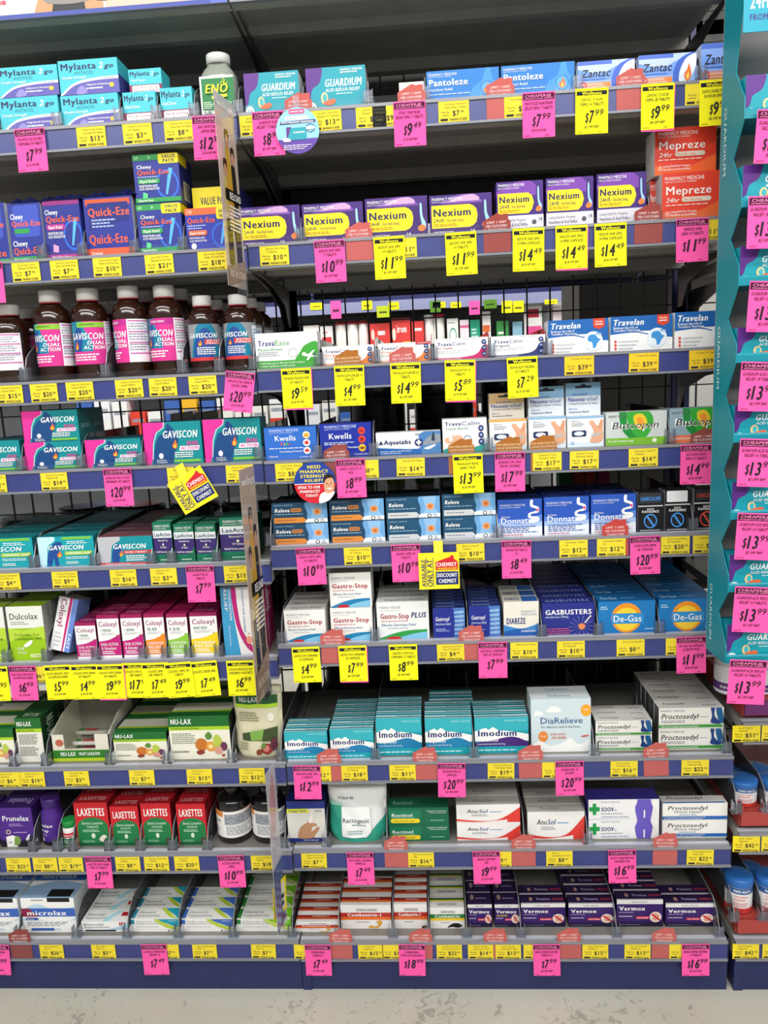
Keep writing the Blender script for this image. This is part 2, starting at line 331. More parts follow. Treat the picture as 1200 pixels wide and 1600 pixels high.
design('quick_stack', '#27348f', [dial(72, 38, 25, 30), R('#2f9a4e', 0, 88, 60, 100), T('#bfe8c8', '64', 4, 91, 12, 97, 'b'), T('#bfe8c8', '8', 34, 91, 38, 97, 'b'), rr('#f7e21e', 56, 80, 100, 100, 4, 4), T(NV, 'VALUE', 64, 91, 94, 98, 'k'), T(NV, 'PACK', 66, 82, 92, 89, 'k'), T(WH, 'Chewy', 8, 71, 40, 79, 'b'), T('#f2603c', 'Quick-Eze', 8, 59, 78, 69, 'k'), G('#9fb0e0', 8, 52, 55, 57, 1), rr('#2f9a4e', 8, 41, 56, 51, 3, 4), T(WH, 'Rapid Relief', 12, 43, 50, 49, 'bi'), T(WH, 'HEARTBURN AND', 10, 34, 50, 39, 'b'), T(WH, 'ACID INDIGESTION', 10, 28, 54, 33, 'b'), P('#5ad08a', (18, 24), (28, 20), (26, 10), (16, 12)), R('#2f9a4e', 0, 3, 100, 12), T(WH, 'Peppermint flavour', 6, 5, 40, 10, 'b')], 'dark blue chewable antacid box', .08, sidec='#232c78', side=[R('#f7e21e', 0, 80, 60, 100), R('#d9dbe0', 25, 10, 75, 48), bars('#333', 30, 12, 70, 46, 9)], topc='#2f9a4e')
design('quick_orange', '#2b3aa8', [dial(82, 34, 24, 30), R('#ee6a3c', 0, 84, 100, 100), T('#ffe0d0', '120', 5, 88, 16, 96, 'b'), rr('#f7e21e', 72, 72, 100, 100, 4, 5), T(NV, 'VALUE', 77, 86, 99, 95, 'k'), T(NV, 'PACK', 79, 75, 97, 84, 'k'), T('#f2603c', 'Quick-Eze', 5, 65, 68, 78, 'k'), G('#a9b6e6', 5, 50, 50, 62, 2), rr('#ee6a3c', 6, 36, 48, 48, 3, 5), T(WH, 'Rapid Relief', 9, 39, 44, 45, 'bi'), T(WH, 'HEARTBURN AND', 6, 28, 42, 33, 'b'), T(WH, 'ACID INDIGESTION', 6, 21, 46, 26, 'b'), E(WH, 16, 11, 6, 7)], 'blue antacid box with orange top band', .09, topc='#f2df22')
design('quick_value', '#f2df22', [T(NV, 'VALUE PACK', 20, 30, 96, 62, 'k')], 'bright yellow value pack box lid', .06, sidec='#27348f')
design('quick_side', '#f2df22', [T(NV, 'VALUE', 18, 62, 82, 74, 'k'), T(NV, 'PACK', 20, 46, 80, 58, 'k')], 'narrow yellow end of blue value box', .12, sidec='#1f2a70', side=[R('#e0e2e6', 55, 10, 88, 70), bars('#333', 58, 14, 86, 66, 8)])
design('quick_tray', '#27348f', [rr('#3b52b8', 14, 42, 92, 96, 6, 8), T(WH, 'Chewy', 6, 72, 44, 82, 'b'), T('#f2603c', 'Quick-Eze', 8, 60, 95, 70, 'k'), rr('#2f9a4e', 14, 48, 60, 56, 3, 3), T(WH, 'Chewy', 6, 26, 50, 36, 'b'), T('#f2603c', 'Quick-Eze', 6, 12, 94, 24, 'k'), R('#2f9a4e', 0, 0, 100, 8), T(WH, 'Peppermint', 6, 2, 48, 6, 'b')], 'blue wrapped antacid tray with green base', .07, sidec='#cfd2da')
design('quick_berry', '#242f8a', [dial(76, 40, 26, 26), R('#8e2a7a', 0, 92, 100, 100), T(WH, 'Chewy', 5, 76, 40, 85, 'b'), T('#f2603c', 'Quick-Eze', 6, 63, 96, 74, 'k'), rr('#b02a8a', 6, 50, 56, 60, 3, 3), T(WH, 'Rapid Relief', 11, 52, 50, 58, 'bi'), T(WH, 'HEARTBURN AND', 8, 42, 50, 47, 'b'), T(WH, 'ACID INDIGESTION', 8, 36, 54, 41, 'b'), P('#f0a0c8', (20, 26), (34, 22), (32, 11), (18, 13)), R('#b02a8a', 0, 0, 100, 8), T(WH, 'Mixed Berry flavour', 14, 2, 66, 6, 'b')], 'dark blue wrapped antacid pack with magenta base', .06)
design('quick_original', '#26318f', [R('#e8542a', 4, 86, 96, 96), P('#1d2778', (8, 90), (92, 90), (92, 60), (55, 55), (8, 45)), T('#f2603c', 'Quick-Eze', 8, 68, 94, 82, 'k'), G('#9fb0e0', 14, 48, 66, 64, 3), T('#f2603c', 'Quick-Eze', 6, 22, 86, 38, 'k'), R('#ee5a2a', 0, 0, 100, 14), T(WH, 'Original', 8, 3, 30, 9, 'b')], 'wide blue wrapped antacid pack with orange base', .07, sidec='#d5d8e0')
def gav(): return [('P', '#0f8a92', [(0, 0), (100, 0), (100, 100), (0, 100)]), S('#164880', (14, 0), (18, 40), (26, 66), (36, 74), (44, 96), (60, 60), (50, 20), (46, 0)), S('#e6349a', (0, 100), (36, 100), (35, 88), (22, 76), (15, 50), (12, 12), (8, 0), (0, 0)), P('#bfe2ea', (36, 100), (37.5, 100), (36.5, 87), (24, 75), (17, 50), (14, 12), (12.5, 12), (15.5, 50), (22.5, 76), (35, 88)), T(WH, 'GAVISCON', 34, 62, 94, 80, 'ki'), flame(53, 47, 5, 11), T('#e6349a', 'DUAL', 74, 44, 94, 54, 'ki'), P('#f2e8f2', (62, 42), (96, 42), (94, 31), (60, 31)), T('#d02a90', 'ACTION', 63, 33, 94, 41, 'ki'), G(WH, 52, 14, 94, 29, 3), E('#e6e2f0', 28, 20, 4, 7), T(WH, 'Heartburn', 20, 8, 36, 12, 'b'), T(WH, '& Indigestion', 20, 3, 38, 7, 'b'), R('#7dc242', 50, 4, 96, 10)]
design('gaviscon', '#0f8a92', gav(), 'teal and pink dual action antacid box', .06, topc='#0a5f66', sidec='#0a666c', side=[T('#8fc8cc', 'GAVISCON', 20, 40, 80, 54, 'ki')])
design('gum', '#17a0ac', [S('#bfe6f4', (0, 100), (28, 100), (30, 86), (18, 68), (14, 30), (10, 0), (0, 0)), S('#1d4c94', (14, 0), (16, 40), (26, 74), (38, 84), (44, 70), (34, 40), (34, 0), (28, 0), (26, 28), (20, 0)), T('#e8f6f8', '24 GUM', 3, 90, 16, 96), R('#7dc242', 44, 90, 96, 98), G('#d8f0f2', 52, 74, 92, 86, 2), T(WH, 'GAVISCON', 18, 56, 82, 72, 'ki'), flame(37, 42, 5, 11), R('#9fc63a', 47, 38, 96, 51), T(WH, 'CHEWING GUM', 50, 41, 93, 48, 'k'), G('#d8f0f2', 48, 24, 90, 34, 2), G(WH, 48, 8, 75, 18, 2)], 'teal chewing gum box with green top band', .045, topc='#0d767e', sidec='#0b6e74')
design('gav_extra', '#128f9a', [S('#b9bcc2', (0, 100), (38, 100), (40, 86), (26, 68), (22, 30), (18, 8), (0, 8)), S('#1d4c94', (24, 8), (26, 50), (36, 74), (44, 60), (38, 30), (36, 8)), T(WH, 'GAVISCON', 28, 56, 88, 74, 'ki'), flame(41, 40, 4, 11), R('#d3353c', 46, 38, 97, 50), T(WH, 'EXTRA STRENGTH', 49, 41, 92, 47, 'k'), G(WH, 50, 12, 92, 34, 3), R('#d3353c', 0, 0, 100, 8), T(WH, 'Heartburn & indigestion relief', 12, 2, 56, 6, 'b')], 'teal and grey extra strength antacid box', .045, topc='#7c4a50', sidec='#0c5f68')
def lax(): return [R('#3b2a6c', 0, 22, 100, 62), W('#14694e', [(0, 20), (40, 10), (100, 40)]), R('#d8dfe0', 0, 62, 100, 80), PM(WH, 10, 88, 90, 6), T(NV, 'LaxActive', 6, 66, 94, 76, 'b'), T(WH, 'Bisacodyl 5 mg', 25, 54, 75, 59), E('#f2e6c8', 50, 46, 4, 3), T(WH, '50 Tablets', 34, 37, 66, 42), T(WH, 'Relief from constipation', 10, 26, 90, 31, 'b'), G('#bfe0d0', 30, 6, 90, 11, 1)]
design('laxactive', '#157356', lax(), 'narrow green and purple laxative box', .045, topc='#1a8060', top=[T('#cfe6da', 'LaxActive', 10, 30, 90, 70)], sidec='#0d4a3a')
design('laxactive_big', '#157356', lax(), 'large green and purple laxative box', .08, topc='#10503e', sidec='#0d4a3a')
design('dulcolax', '#9ac41c', [R('#e4e6e0', 0, 60, 100, 100), T('#4a4c48', 'Dulcolax', 8, 76, 86, 88, 'b'), G('#9aa090', 10, 66, 60, 73, 2), S('#b6d640', (0, 60), (40, 56), (100, 62), (100, 40), (50, 48), (0, 36)), T('#4f6a10', 'Predictable, Fast', 16, 46, 84, 51), T('#4f6a10', 'Constipation relief', 16, 39, 90, 44), S('#f2f4ec', (38, 28), (44, 32), (60, 38), (64, 36), (58, 30), (44, 25)), T(WH, '15-45', 20, 20, 38, 26, 'b'), T(WH, 'mins', 20, 14, 44, 18, 'b'), rr('#d8e8a0', 54, 6, 92, 13, 3, 3), T('#4f6a10', '10 supps', 60, 8, 86, 12)], 'lime green and white suppository box', .035, sidec='#8f928a')
design('coloxyl_tilt', '#ececea', [T('#7a2a5a', 'Coloxyl', 8, 62, 92, 82, 'b')], 'white and pink laxative box leaning sideways', .05)
def colox(band, sub, low): return [R('#9c1a58', 0, 92, 100, 100), T('#8e1e62', 'Coloxyl', 8, 74, 90, 86, 'b'), T('#3d7f5a', sub, 12, 62, 62, 69, 'b'), G('#b8bcc0', 14, 54, 84, 60, 2), S('#8cb86a', (84, 56), (92, 52), (90, 46), (82, 48)), R(band, 0, 8, 100, 40), W(band, [(0, 40), (50, 44), (100, 56)], 38), T(WH, low[0], 10, 30, 88, 37, 'b'), T(WH, low[1], 10, 21, 78, 28, 'b'), G(WH, 12, 10, 80, 19, 2)]
design('coloxyl_senna', '#f1efef', colox('#c0207a', '+ SENNA', ('DUAL ACTION', '& Stimulant')), 'white and magenta stool softener box', .05, topc='#8e1850', top=[T('#c98aa8', 'Coloxyl', 15, 30, 80, 70)], sidec='#7c1446')
design('coloxyl_50', '#f1efef', colox('#f08a22', '50', ('CONSTIPATION', 'RELIEF')), 'white and orange stool softener box', .05, topc='#a01a54', sidec='#7c1446')
design('coloxyl_120', '#f1efef', colox('#8cc63e', '120', ('CONSTIPATION', 'RELIEF')), 'white and light green stool softener box', .05, topc='#a01a54', sidec='#7c1446')
design('coloxyl_infant', '#f1efef', colox('#f4d21e', 'INFANT DROPS', ('Constipation', 'RELIEF')), 'white and yellow infant drops box', .055, topc='#8e1850', top=[T('#c98aa8', 'Coloxyl', 15, 30, 80, 70)], sidec='#7c1446')
design('macrogol', '#f2f1f0', [P('#3f9fd0', (0, 0), (38, 0), (32, 30), (26, 70), (26, 100), (0, 100)), S('#c0207a', (26, 100), (36, 100), (38, 70), (46, 36), (74, 6), (86, 0), (72, 0), (50, 14), (34, 40), (27, 72)), E('#e8a080', 60, 22, 7, 6), [('V', WH, 'CONSTIPATION', 18, 52, 24, 98), ('V', WH, 'RELIEF', 8, 66, 15, 98), ('V', '#2f86b8', 'MACROGOL FOR CHILDREN', 50, 34, 54, 98), ('V', '#cfe4f0', 'Sachets', 14, 14, 18, 44)], [P('#d08a6a', (60 + 10 * math.cos(a), 22 + 8 * math.sin(a)), (60 + 14 * math.cos(a + .12), 22 + 11 * math.sin(a + .12)), (60 + 14 * math.cos(a - .12), 22 + 11 * math.sin(a - .12))) for a in [i * .785 for i in range(8)]]], 'tall blue and white macrogol sachet box', .10, sidec='#a11a5e', side=[('V', WH, 'Coloxyl', 30, 55, 80, 94), ('V', '#e8c0d4', 'Macrogol for children', 30, 10, 50, 50)])
NUL = lambda: [R('#1e6a2e', 0, 76, 100, 100), R('#a9cf2c', 0, 68, 100, 76)]
def fruit(u, v, s): return [E('#c8742e', u, v, 9 * s, 13 * s), E('#e09a3c', u + 13 * s, v - 4 * s, 7 * s, 10 * s), E('#f0d890', u + 13 * s, v - 4 * s, 3.5 * s, 5 * s), S('#b8c850', (u + 18 * s, v + 14 * s), (u + 24 * s, v + 20 * s), (u + 30 * s, v + 6 * s), (u + 26 * s, v - 8 * s), (u + 18 * s, v - 4 * s)), E('#6a3458', u + 32 * s, v - 4 * s, 5 * s, 9 * s), E('#d89a88', u + 24 * s, v - 12 * s, 6 * s, 8 * s), S('#5a8a3a', (u + 6 * s, v + 18 * s), (u + 12 * s, v + 26 * s), (u + 16 * s, v + 16 * s), (u + 10 * s, v + 10 * s)), S('#8a3a2a', (u - 8 * s, v - 14 * s), (u, v - 10 * s), (u + 4 * s, v - 16 * s), (u - 4 * s, v - 20 * s))]
design('nulax_fruit', '#ecead8', [NUL(), T(WH, 'NU-LAX', 4, 82, 38, 95, 'k'), T('#3a5a10', 'NATURAL FRUIT LAXATIVE WITH SENNA', 4, 70, 50, 74, 'b'), G('#8a8a80', 4, 36, 44, 62, 6), G('#8a8a80', 4, 14, 34, 22, 1), fruit(52, 34, 1.15), S('#b03a2a', (84, 8), (87, 12), (90, 10), (87, 6))], 'cream and green fruit laxative block box', .07, topc='#dedccb', top=[R('#1e6a2e', 0, 0, 100, 34), R('#a9cf2c', 0, 34, 100, 46)], sidec='#23301e')
design('nulax_tall', '#e6e4da', [NUL(), T(WH, 'NU-LAX', 6, 82, 62, 93, 'k'), T('#3a5a10', 'NATURAL LAXATIVE', 6, 70, 70, 74, 'b'), G('#77776f', 8, 40, 90, 64, 8), G('#77776f', 8, 14, 88, 36, 7)], 'tall cream and green laxative powder box', .07, topc='#1b5a28', top=[('T180', '#cfe0c8', 'NU-LAX', 20, 8, 80, 34)], sidec='#1a3a22', side=[('V', '#cfe0c8', 'NU-LAX', 30, 40, 70, 90)])
design('prunelax', '#4a2484', [T(WH, 'Prunelax', 14, 66, 90, 80, 'b'), G('#a890d0', 30, 52, 74, 60, 2), E('#d8c8a0', 26, 38, 7, 6), E('#4a2484', 26, 38, 4.5, 4), R('#b39adc', 40, 36, 80, 38), W('#1c1626', [(0, 20), (40, 8), (70, 18), (100, 32)]), P('#f0efea', (18, 0), (18, 26), (36, 30), (50, 26), (48, 0)), S('#7a9a4a', (40, 4), (44, 26), (58, 24), (56, 8)), T('#555', '200', 23, 9, 34, 15), S('#ded6e4', (74, 18), (82, 30), (88, 32), (82, 18))], 'purple prune laxative box', .06, topc='#3d1e6e', top=[('T180', '#b8a8d8', 'Prunelax', 15, 25, 85, 65)], sidec='#32185c')
def lxt(sub): return [R('#c8202c', 0, 60, 100, 100), E('#1c7a44', 50, 44, 46, 22), R('#1c7a44', 4, 0, 96, 44), R('#14603a', 4, 0, 96, 8), T(WH, 'LAXETTES', 10, 70, 90, 88, 'k'), T('#d8f0d8', 'Senna Laxative', 18, 50, 82, 57, 'i'), T('#d8f0d8', sub, 32, 42, 68, 47, 'b'), G('#b8e0c0', 20, 32, 80, 39, 2), E('#cfe0d0', 50, 24, 6, 6), G('#8fc8a0', 15, 8, 55, 14, 2)]
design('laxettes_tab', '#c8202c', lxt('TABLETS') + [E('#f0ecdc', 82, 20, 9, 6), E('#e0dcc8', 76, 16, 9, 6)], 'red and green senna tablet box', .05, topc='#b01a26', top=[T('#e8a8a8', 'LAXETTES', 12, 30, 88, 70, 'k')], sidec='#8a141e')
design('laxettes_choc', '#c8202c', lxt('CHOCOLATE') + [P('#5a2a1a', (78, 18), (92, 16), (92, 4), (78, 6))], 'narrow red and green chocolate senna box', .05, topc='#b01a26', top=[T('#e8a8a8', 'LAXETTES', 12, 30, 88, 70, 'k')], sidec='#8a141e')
design('microlax', '#efefec', [R('#17171a', 50, 88, 92, 100), G('#888', 20, 90, 44, 97, 1), W('#b8d4e4', [(0, 66), (30, 82), (60, 68), (100, 74)], 60), R('#3a62b8', 0, 46, 100, 70), P('#8a1c44', (0, 46), (0, 70), (14, 70), (30, 46)), T(WH, 'microlax', 10, 50, 84, 64, 'k'), W('#c4dce8', [(0, 40), (40, 36), (70, 30), (100, 42)], 30), R('#efefec', 0, 0, 100, 34), rr('#3d55a0', 6, 36, 30, 43, 3, 3), T(WH, 'Enema', 9, 37, 22, 41, 'b'), G('#8a8f98', 8, 18, 86, 32, 3), rr('#3d62b0', 14, 5, 58, 13, 3, 3), rr('#cfd6e4', 58, 5, 70, 13, 2, 3)], 'white enema box with blue brand band', .10, topc='#e0e0de', top=[W('#8aa8c8', [(0, 40), (50, 60), (100, 50)], 0), P('#17171a', (48, 4), (92, 4), (92, 30), (48, 30)), R('#3a62b8', 0, 62, 100, 94), T('#d8dfe8', 'microlax', 12, 70, 80, 88, 'k')], sidec='#d8dce2')
def supp(nm, c1, c2, c3): return [R(c1, 0, 60, 7, 96), T('#5a6270', nm, 10, 76, 56, 88), T('#5a6270', 'Suppositories', 10, 60, 62, 72), G(LG, 10, 30, 60, 50, 2), S(c2, (48, 100), (60, 100), (76, 60), (100, 30), (100, 10), (70, 40)), S(c3, (58, 100), (100, 100), (100, 40), (80, 60)), T(WH, 'Infants', 80, 84, 96, 91, 'b'), E('#2a3a6a', 78, 11, 2, 5), T('#2a3a6a', 'PETRUS', 82, 7, 97, 14, 'k')]
TS = lambda nm, c1, c2, c3: [R(c1, 0, 8, 7, 92), T('#5a6270', nm, 10, 52, 46, 76), T('#5a6270', 'Suppositories', 10, 22, 58, 44), S(c2, (56, 96), (66, 96), (90, 20), (100, 4), (80, 20)), S(c3, (66, 98), (100, 98), (100, 10), (88, 40))]
design('bisacodyl', '#efeeea', [T('#4a5260', 'Bisacodyl', 6, 62, 48, 84, 'b'), T('#4a5260', 'Suppositories', 6, 38, 60, 58), R('#b0202c', 82, 62, 96, 92), T(WH, '12', 85, 68, 93, 86, 'k'), R('#2a3446', 8, 6, 74, 22), T(WH, 'PETRUS', 74, 8, 96, 18, 'k'), W('#a8d0e0', [(60, 30), (80, 50), (100, 90)], 24)], 'white and pale blue suppository box', .075, topc='#e6e8e6', top=[T('#4a5260', 'Bisacodyl', 6, 54, 44, 76, 'b'), T('#4a5260', 'Suppositories', 6, 24, 56, 46), R('#b0202c', 80, 50, 94, 86), S('#a8dce6', (46, 4), (56, 50), (70, 96), (80, 96), (64, 40), (60, 4))], sidec='#c8cccc')
design('glycerol_infant', '#efeee8', supp('Glycerol', '#2a8aa0', '#b8cc40', '#1f9ab0'), 'white and teal suppository box', .075, topc='#e6e6e0', top=TS('Glycerol', '#2a8aa0', '#b8cc40', '#1f9ab0'), sidec='#d0d4d0')
design('glycerol_child', '#efeee8', supp('Glycerol', '#3a6ac0', '#b8cc40', '#3f68b8'), 'white and mid blue suppository box', .075, topc='#e6e6e0', top=TS('Glycerol', '#3a6ac0', '#b8cc40', '#4a78c8'), sidec='#d0d4d0')
design('glycerol_adult', '#efeee8', supp('Glycerol', '#2f8a3a', '#c8d860', '#78c020'), 'white and lime suppository box', .07, topc='#e6e6e0', top=TS('Glycerol', '#2f8a3a', '#c8d860', '#78c020'), sidec='#78c020')
# --- middle bay
def tc(sub, band, subc, extra=[]): return [T('#2b2f78', 'Trava', 5, 66, 32, 82, 'k'), T('#2b2f78', 'Calm', 33, 66, 58, 82), T(subc, sub, 5, 50, 34, 60, 'b'), G(LG, 5, 30, 62, 46, 2), W(band, [(0, 4), (60, 12), (80, 26), (90, 60), (100, 62)]), R(band, 0, 0, 100, 9), T(WH, 'Travel sickness prevention', 6, 1.5, 50, 6.5, 'b'), [[E('#22306e', 92, v, 4.5, 11), E('#9fb4e0', 92, v, 2.2, 5)] for v in (78, 50, 22)]] + extra
design('travaease', '#eff0ee', [T('#24307a', 'Trava', 4, 64, 31, 80, 'k'), T('#3a9a50', 'Ease', 32, 64, 55, 80), T('#3a9a50', 'Passionflower', 4, 50, 44, 58, 'b'), G(GY, 4, 34, 42, 48, 3), O('#b8bcc0', 60, 42, 8, 13, .15), S('#3fa238', (62, 20), (70, 40), (80, 62), (100, 68), (100, 0), (62, 0)), R('#3fa238', 0, 0, 100, 22), S(WH, (74, 38), (78, 42), (84, 36), (92, 46), (95, 46), (90, 34), (98, 30), (98, 27), (89, 28), (84, 20), (81, 20), (83, 29), (76, 32)), T(WH, 'Traditionally used in Western herbal medicine', 4, 13, 78, 18, 'b'), T(WH, 'to relieve symptoms of mild anxiety', 4, 5, 62, 10, 'b')], 'large white and green travel tablet box with airplane', .05)
design('trava_ginger', '#f0efec', tc('Ginger', '#e8853a', '#d8702a'), 'white travel sickness box with orange base wave', .04)
design('trava_value', '#f0efec', tc('Ginger', '#e8853a', '#d8702a', [R('#c02a34', 72, 88, 100, 100), T(WH, 'VALUE PACK', 75, 91, 97, 97, 'b')]), 'white travel sickness box with red corner flash', .04)
design('trava_ho', '#f0efec', tc('H.O. Chewable', '#c8206a', '#b02050', [T('#7a80a0', 'PHARMACY MEDICINE', 52, 92, 86, 97)]), 'white travel sickness box with magenta base wave', .04)
design('trava_orig', '#f0efec', tc('Original', '#22306e', '#4a4a6a', [T('#7a80a0', 'PHARMACY MEDICINE', 52, 92, 86, 97)]), 'white travel sickness box with navy base wave', .04)
def africa(u, v): return [E('#e2ecf4', u, v, 16, 29), S('#3d8fd0', (u - 7, v + 17), (u + 3, v + 19), (u + 8, v + 8), (u + 12, v + 5), (u + 7, v - 6), (u + 4, v - 18), (u, v - 20), (u - 2, v - 4), (u - 9, v + 2)), S('#6aaede', (u + 4, v + 22), (u + 11, v + 16), (u + 8, v + 24))]
design('travelan', '#f1f1ef', [W('#1c62ae', [(0, 56), (30, 54), (60, 40), (100, 28)][:1] + [(40, 56), (70, 46), (100, 62)], 0), R('#1c62ae', 0, 56, 100, 100), W('#f1f1ef', [(0, 48), (40, 52), (70, 40), (100, 34)]), T(WH, 'Travelan', 5, 74, 54, 92, 'ki'), T(WH, 'Reduces the risk of', 5, 64, 44, 71, 'b'), T(WH, "Travellers' Diarrhoea", 5, 56, 48, 63, 'b'), P('#d8432a', (75, 100), (94, 100), (94, 76), (84, 68), (75, 76)), T(WH, 'TRAVEL', 78, 88, 91, 93, 'b'), G(WH, 78, 80, 92, 86, 1), africa(75, 34), [[E('#d8432a', 8, v, 2, 4), G(LG, 13, v - 4, 46, v + 4, 1)] for v in (28, 18, 8)]], 'blue and white capsule box with globe', .05)
design('kwells_kids', '#2f6cc8', [PM('#cfdcf4', 10, 86, 66, 9), T(WH, 'Kwells', 20, 58, 60, 75, 'b'), T('#e8503a', 'K', 31, 44, 35, 54, 'k'), T('#f2c22a', 'i', 37, 44, 39, 54, 'k'), T('#58b848', 'd', 40, 44, 45, 54, 'k'), T('#e8503a', 's', 46, 44, 50, 51, 'k'), G('#d0dcf2', 8, 32, 74, 38, 1, False), T(WH, 'Travel Sickness Prevention', 28, 22, 72, 28, 'b'), T(WH, 'Inova', 8, 8, 24, 14, 'b'), E('#f0e0b8', 81, 74, 7, 11), E('#f0a030', 81, 73, 5, 6), E('#f2f2f2', 81, 50, 7, 11), E('#d83a3a', 81, 50, 4, 6), E('#f2f2f2', 81, 26, 7, 11), E('#d83a3a', 81, 26, 4.5, 5), T(WH, '12 chewable tablets', 66, 5, 94, 9)], 'bright blue kids travel sickness box', .05, topc='#24569c')
design('kwells', '#1c2f9e', [PM('#cfdcf4', 10, 86, 72, 9), T(WH, 'Kwells', 18, 54, 62, 72, 'b'), G('#d0dcf2', 8, 36, 70, 46, 2), T(WH, 'Prevention', 54, 26, 74, 32, 'b'), E('#d8433a', 82, 76, 7, 11), R('#8a1c1c', 78, 74, 86, 78), E('#d8433a', 82, 51, 7, 11), E('#7a1c1c', 82, 51, 3, 5), E('#f2b42a', 82, 26, 7, 11), R('#5a4a1c', 78, 22, 86, 28), T(WH, '12 chewable tablets', 66, 6, 94, 10)], 'royal blue travel sickness box', .05, topc='#131d5a')
design('aquatabs', '#eff0ee', [S('#4a7fb8', (60, 0), (70, 40), (66, 80), (76, 100), (100, 100), (100, 0)), S('#8a96a2', (72, 40), (84, 80), (100, 84), (100, 50)), S('#e8ecf0', (74, 26), (90, 40), (92, 36), (84, 22), (78, 20)), S('#2a3a52', (86, 60), (88, 92), (90, 92), (91, 60)), W('#1a62ae', [(0, 34), (40, 26), (70, 20)]), R('#1a62ae', 0, 0, 66, 24), E('#22306e', 66, 52, 6.5, 17), R(WH, 62, 48, 70, 56), R(WH, 64.6, 40, 67.4, 64), P('#22306e', (4, 48), (11, 48), (7.5, 66)), T('#22306e', 'Aquatabs', 12, 48, 54, 68, 'k'), T('#22306e', '50', 61, 84, 67, 94, 'b'), T(WH, 'instant water purification', 6, 14, 54, 20, 'b'), T(WH, 'tablets', 6, 6, 38, 11, 'b')], 'long white and blue water tablet box', .04)
design('trava_bands', '#eff0ee', [T('#2b2f78', 'Trava', 5, 80, 42, 92, 'k'), T('#2b2f78', 'Calm', 43, 80, 84, 92), T('#3a9a80', 'Travel Bands', 6, 68, 58, 75, 'b'), S('#e8b898', (4, 40), (20, 50), (40, 50), (44, 42), (30, 30), (10, 28)), R('#efe8e0', 14, 34, 22, 48), S('#2fa49a', (0, 8), (30, 20), (60, 10), (100, 24), (100, 0), (0, 0)), O('#3a5a8a', 56, 36, 9, 14, .12), T('#3a5a8a', 'x1', 52, 32, 60, 38, 'b'), [[E('#22306e', 87, v, 6, 9), E('#9fb4e0', 87, v, 3, 4)] for v in (70, 50, 30)]], 'white travel band box with wrist picture', .05)
def nausea(c1, up):
    if up: return [R(c1, 0, 60, 100, 100), rr('#1d2330', 26, 84, 74, 91, 3, 3), E('#1d2330', 50, 91, 8, 5), T('#2a3a9a', 'SEA-BAND', 20, 62, 62, 68), T('#2a3a9a', 'Nausea', 6, 44, 52, 58, 'b'), T('#6a80b0', 'relief', 53, 44, 92, 58), T('#4a4a5a', 'A Drug-Free Answer to Nausea', 8, 35, 92, 40, 'b'), T('#4a6ac0', 'Effective', 8, 19, 32, 24), T('#2a2a4a', 'Acupressure Bands', 8, 9, 66, 15, 'b')]
    return [R(c1, 0, 92, 100, 100), R('#d8e8f4', 0, 0, 100, 16), T('#4a78c0', 'Effective', 12, 82, 34, 87), G('#9098a8', 12, 66, 48, 80, 3), rr('#23345e', 12, 34, 52, 54, 4, 5), E('#dfe6f0', 32, 44, 14, 7), S('#e0a888', (62, 16), (72, 50), (60, 80), (70, 84), (82, 68), (94, 70), (98, 30), (90, 14)), S('#d89a78', (84, 60), (92, 86), (97, 84), (95, 60)), S('#b8b8b8', (68, 40), (90, 46), (90, 38), (70, 32)), E('#6aaade', 14, 14, 5, 5), R(WH, 11, 12.5, 17, 15.5)]
design('nausea_child_lid', '#d8d0c4', nausea('#c8a878', 1), 'tan hanging header of acupressure bands', .03)
design('nausea_child', '#f0efec', nausea('#e0a858', 0), 'tan edged acupressure band box with child arm', .04)
design('nausea_lid', '#d4dce6', nausea('#7fa8c8', 1), 'blue hanging header of acupressure bands', .03)
design('nausea', '#f0efec', nausea('#8fb8d8', 0), 'blue edged acupressure band box with hands', .04)
def busc(c): return [S('#1f8a3a', (22, 100), (34, 100), (36, 60), (60, 10), (40, 20), (26, 50)), S('#38a83a', (36, 100), (70, 100), (78, 60), (60, 14), (40, 50)), S('#e8c832', (46, 88), (60, 92), (68, 66), (58, 44), (48, 60)), S('#f09a32', (50, 78), (58, 82), (62, 66), (56, 58)), T('#6a7078', 'PHARMACY MEDICINE', 4, 84, 34, 92), T(WH, 'Buscopan', 9, 48, 88, 72, 'k'), T('#12141a', 'Buscopan', 10, 50, 87, 71, 'i'), R(c, 0, 0, 100, 22), T(WH, 'For relief of stomach cramps', 4, 10, 46, 17, 'b'), E('#f0f0e4', 80, 12, 4, 6)]
design('buscopan', '#c9cfce', busc('#78b82a'), 'grey and green antispasmodic box', .045)
design('buscopan_forte', '#8fa9b4', busc('#e8784a'), 'blue grey antispasmodic box with orange base', .045)
def releva(c, forte): return [S('#6ea6d8', (62, 100), (100, 100), (100, 16), (66, 16), (64, 50)), S('#8fbce4', (70, 100), (92, 100), (90, 50), (96, 16), (70, 16), (73, 50)), E('#e89a5a', 82, 54, 7, 15), E('#c8703a', 82, 54, 3.5, 8), T('#9fc0d8', 'PHARMACY MEDICINE', 4, 86, 38, 92), T(WH, 'Releva', 5, 56, 32, 74, 'ki')] + ([rr('#c8803a', 34, 55, 54, 74, 3, 6), T('#1f3f60', 'FORTE', 36, 60, 52, 70, 'b')] if forte else []) + [G('#8fb4c8', 5, 42, 56, 50, 1, False), ('P', c, [(3, 4), (56, 4), (62, 16), (56, 30), (3, 30)]), G('#7a5a3a' if forte else '#6a7078', 7, 14, 46, 21, 1), P('#e8ecee', (58, 4), (100, 4), (100, 22), (64, 22)), E('#10141c', 80, 12, 4, 9), E(WH, 80, 12, 2.5, 6), T('#1f3f60', '10', 88, 12, 93, 20, 'b'), T('#1f3f60', 'tablets', 86, 5, 96, 10)]
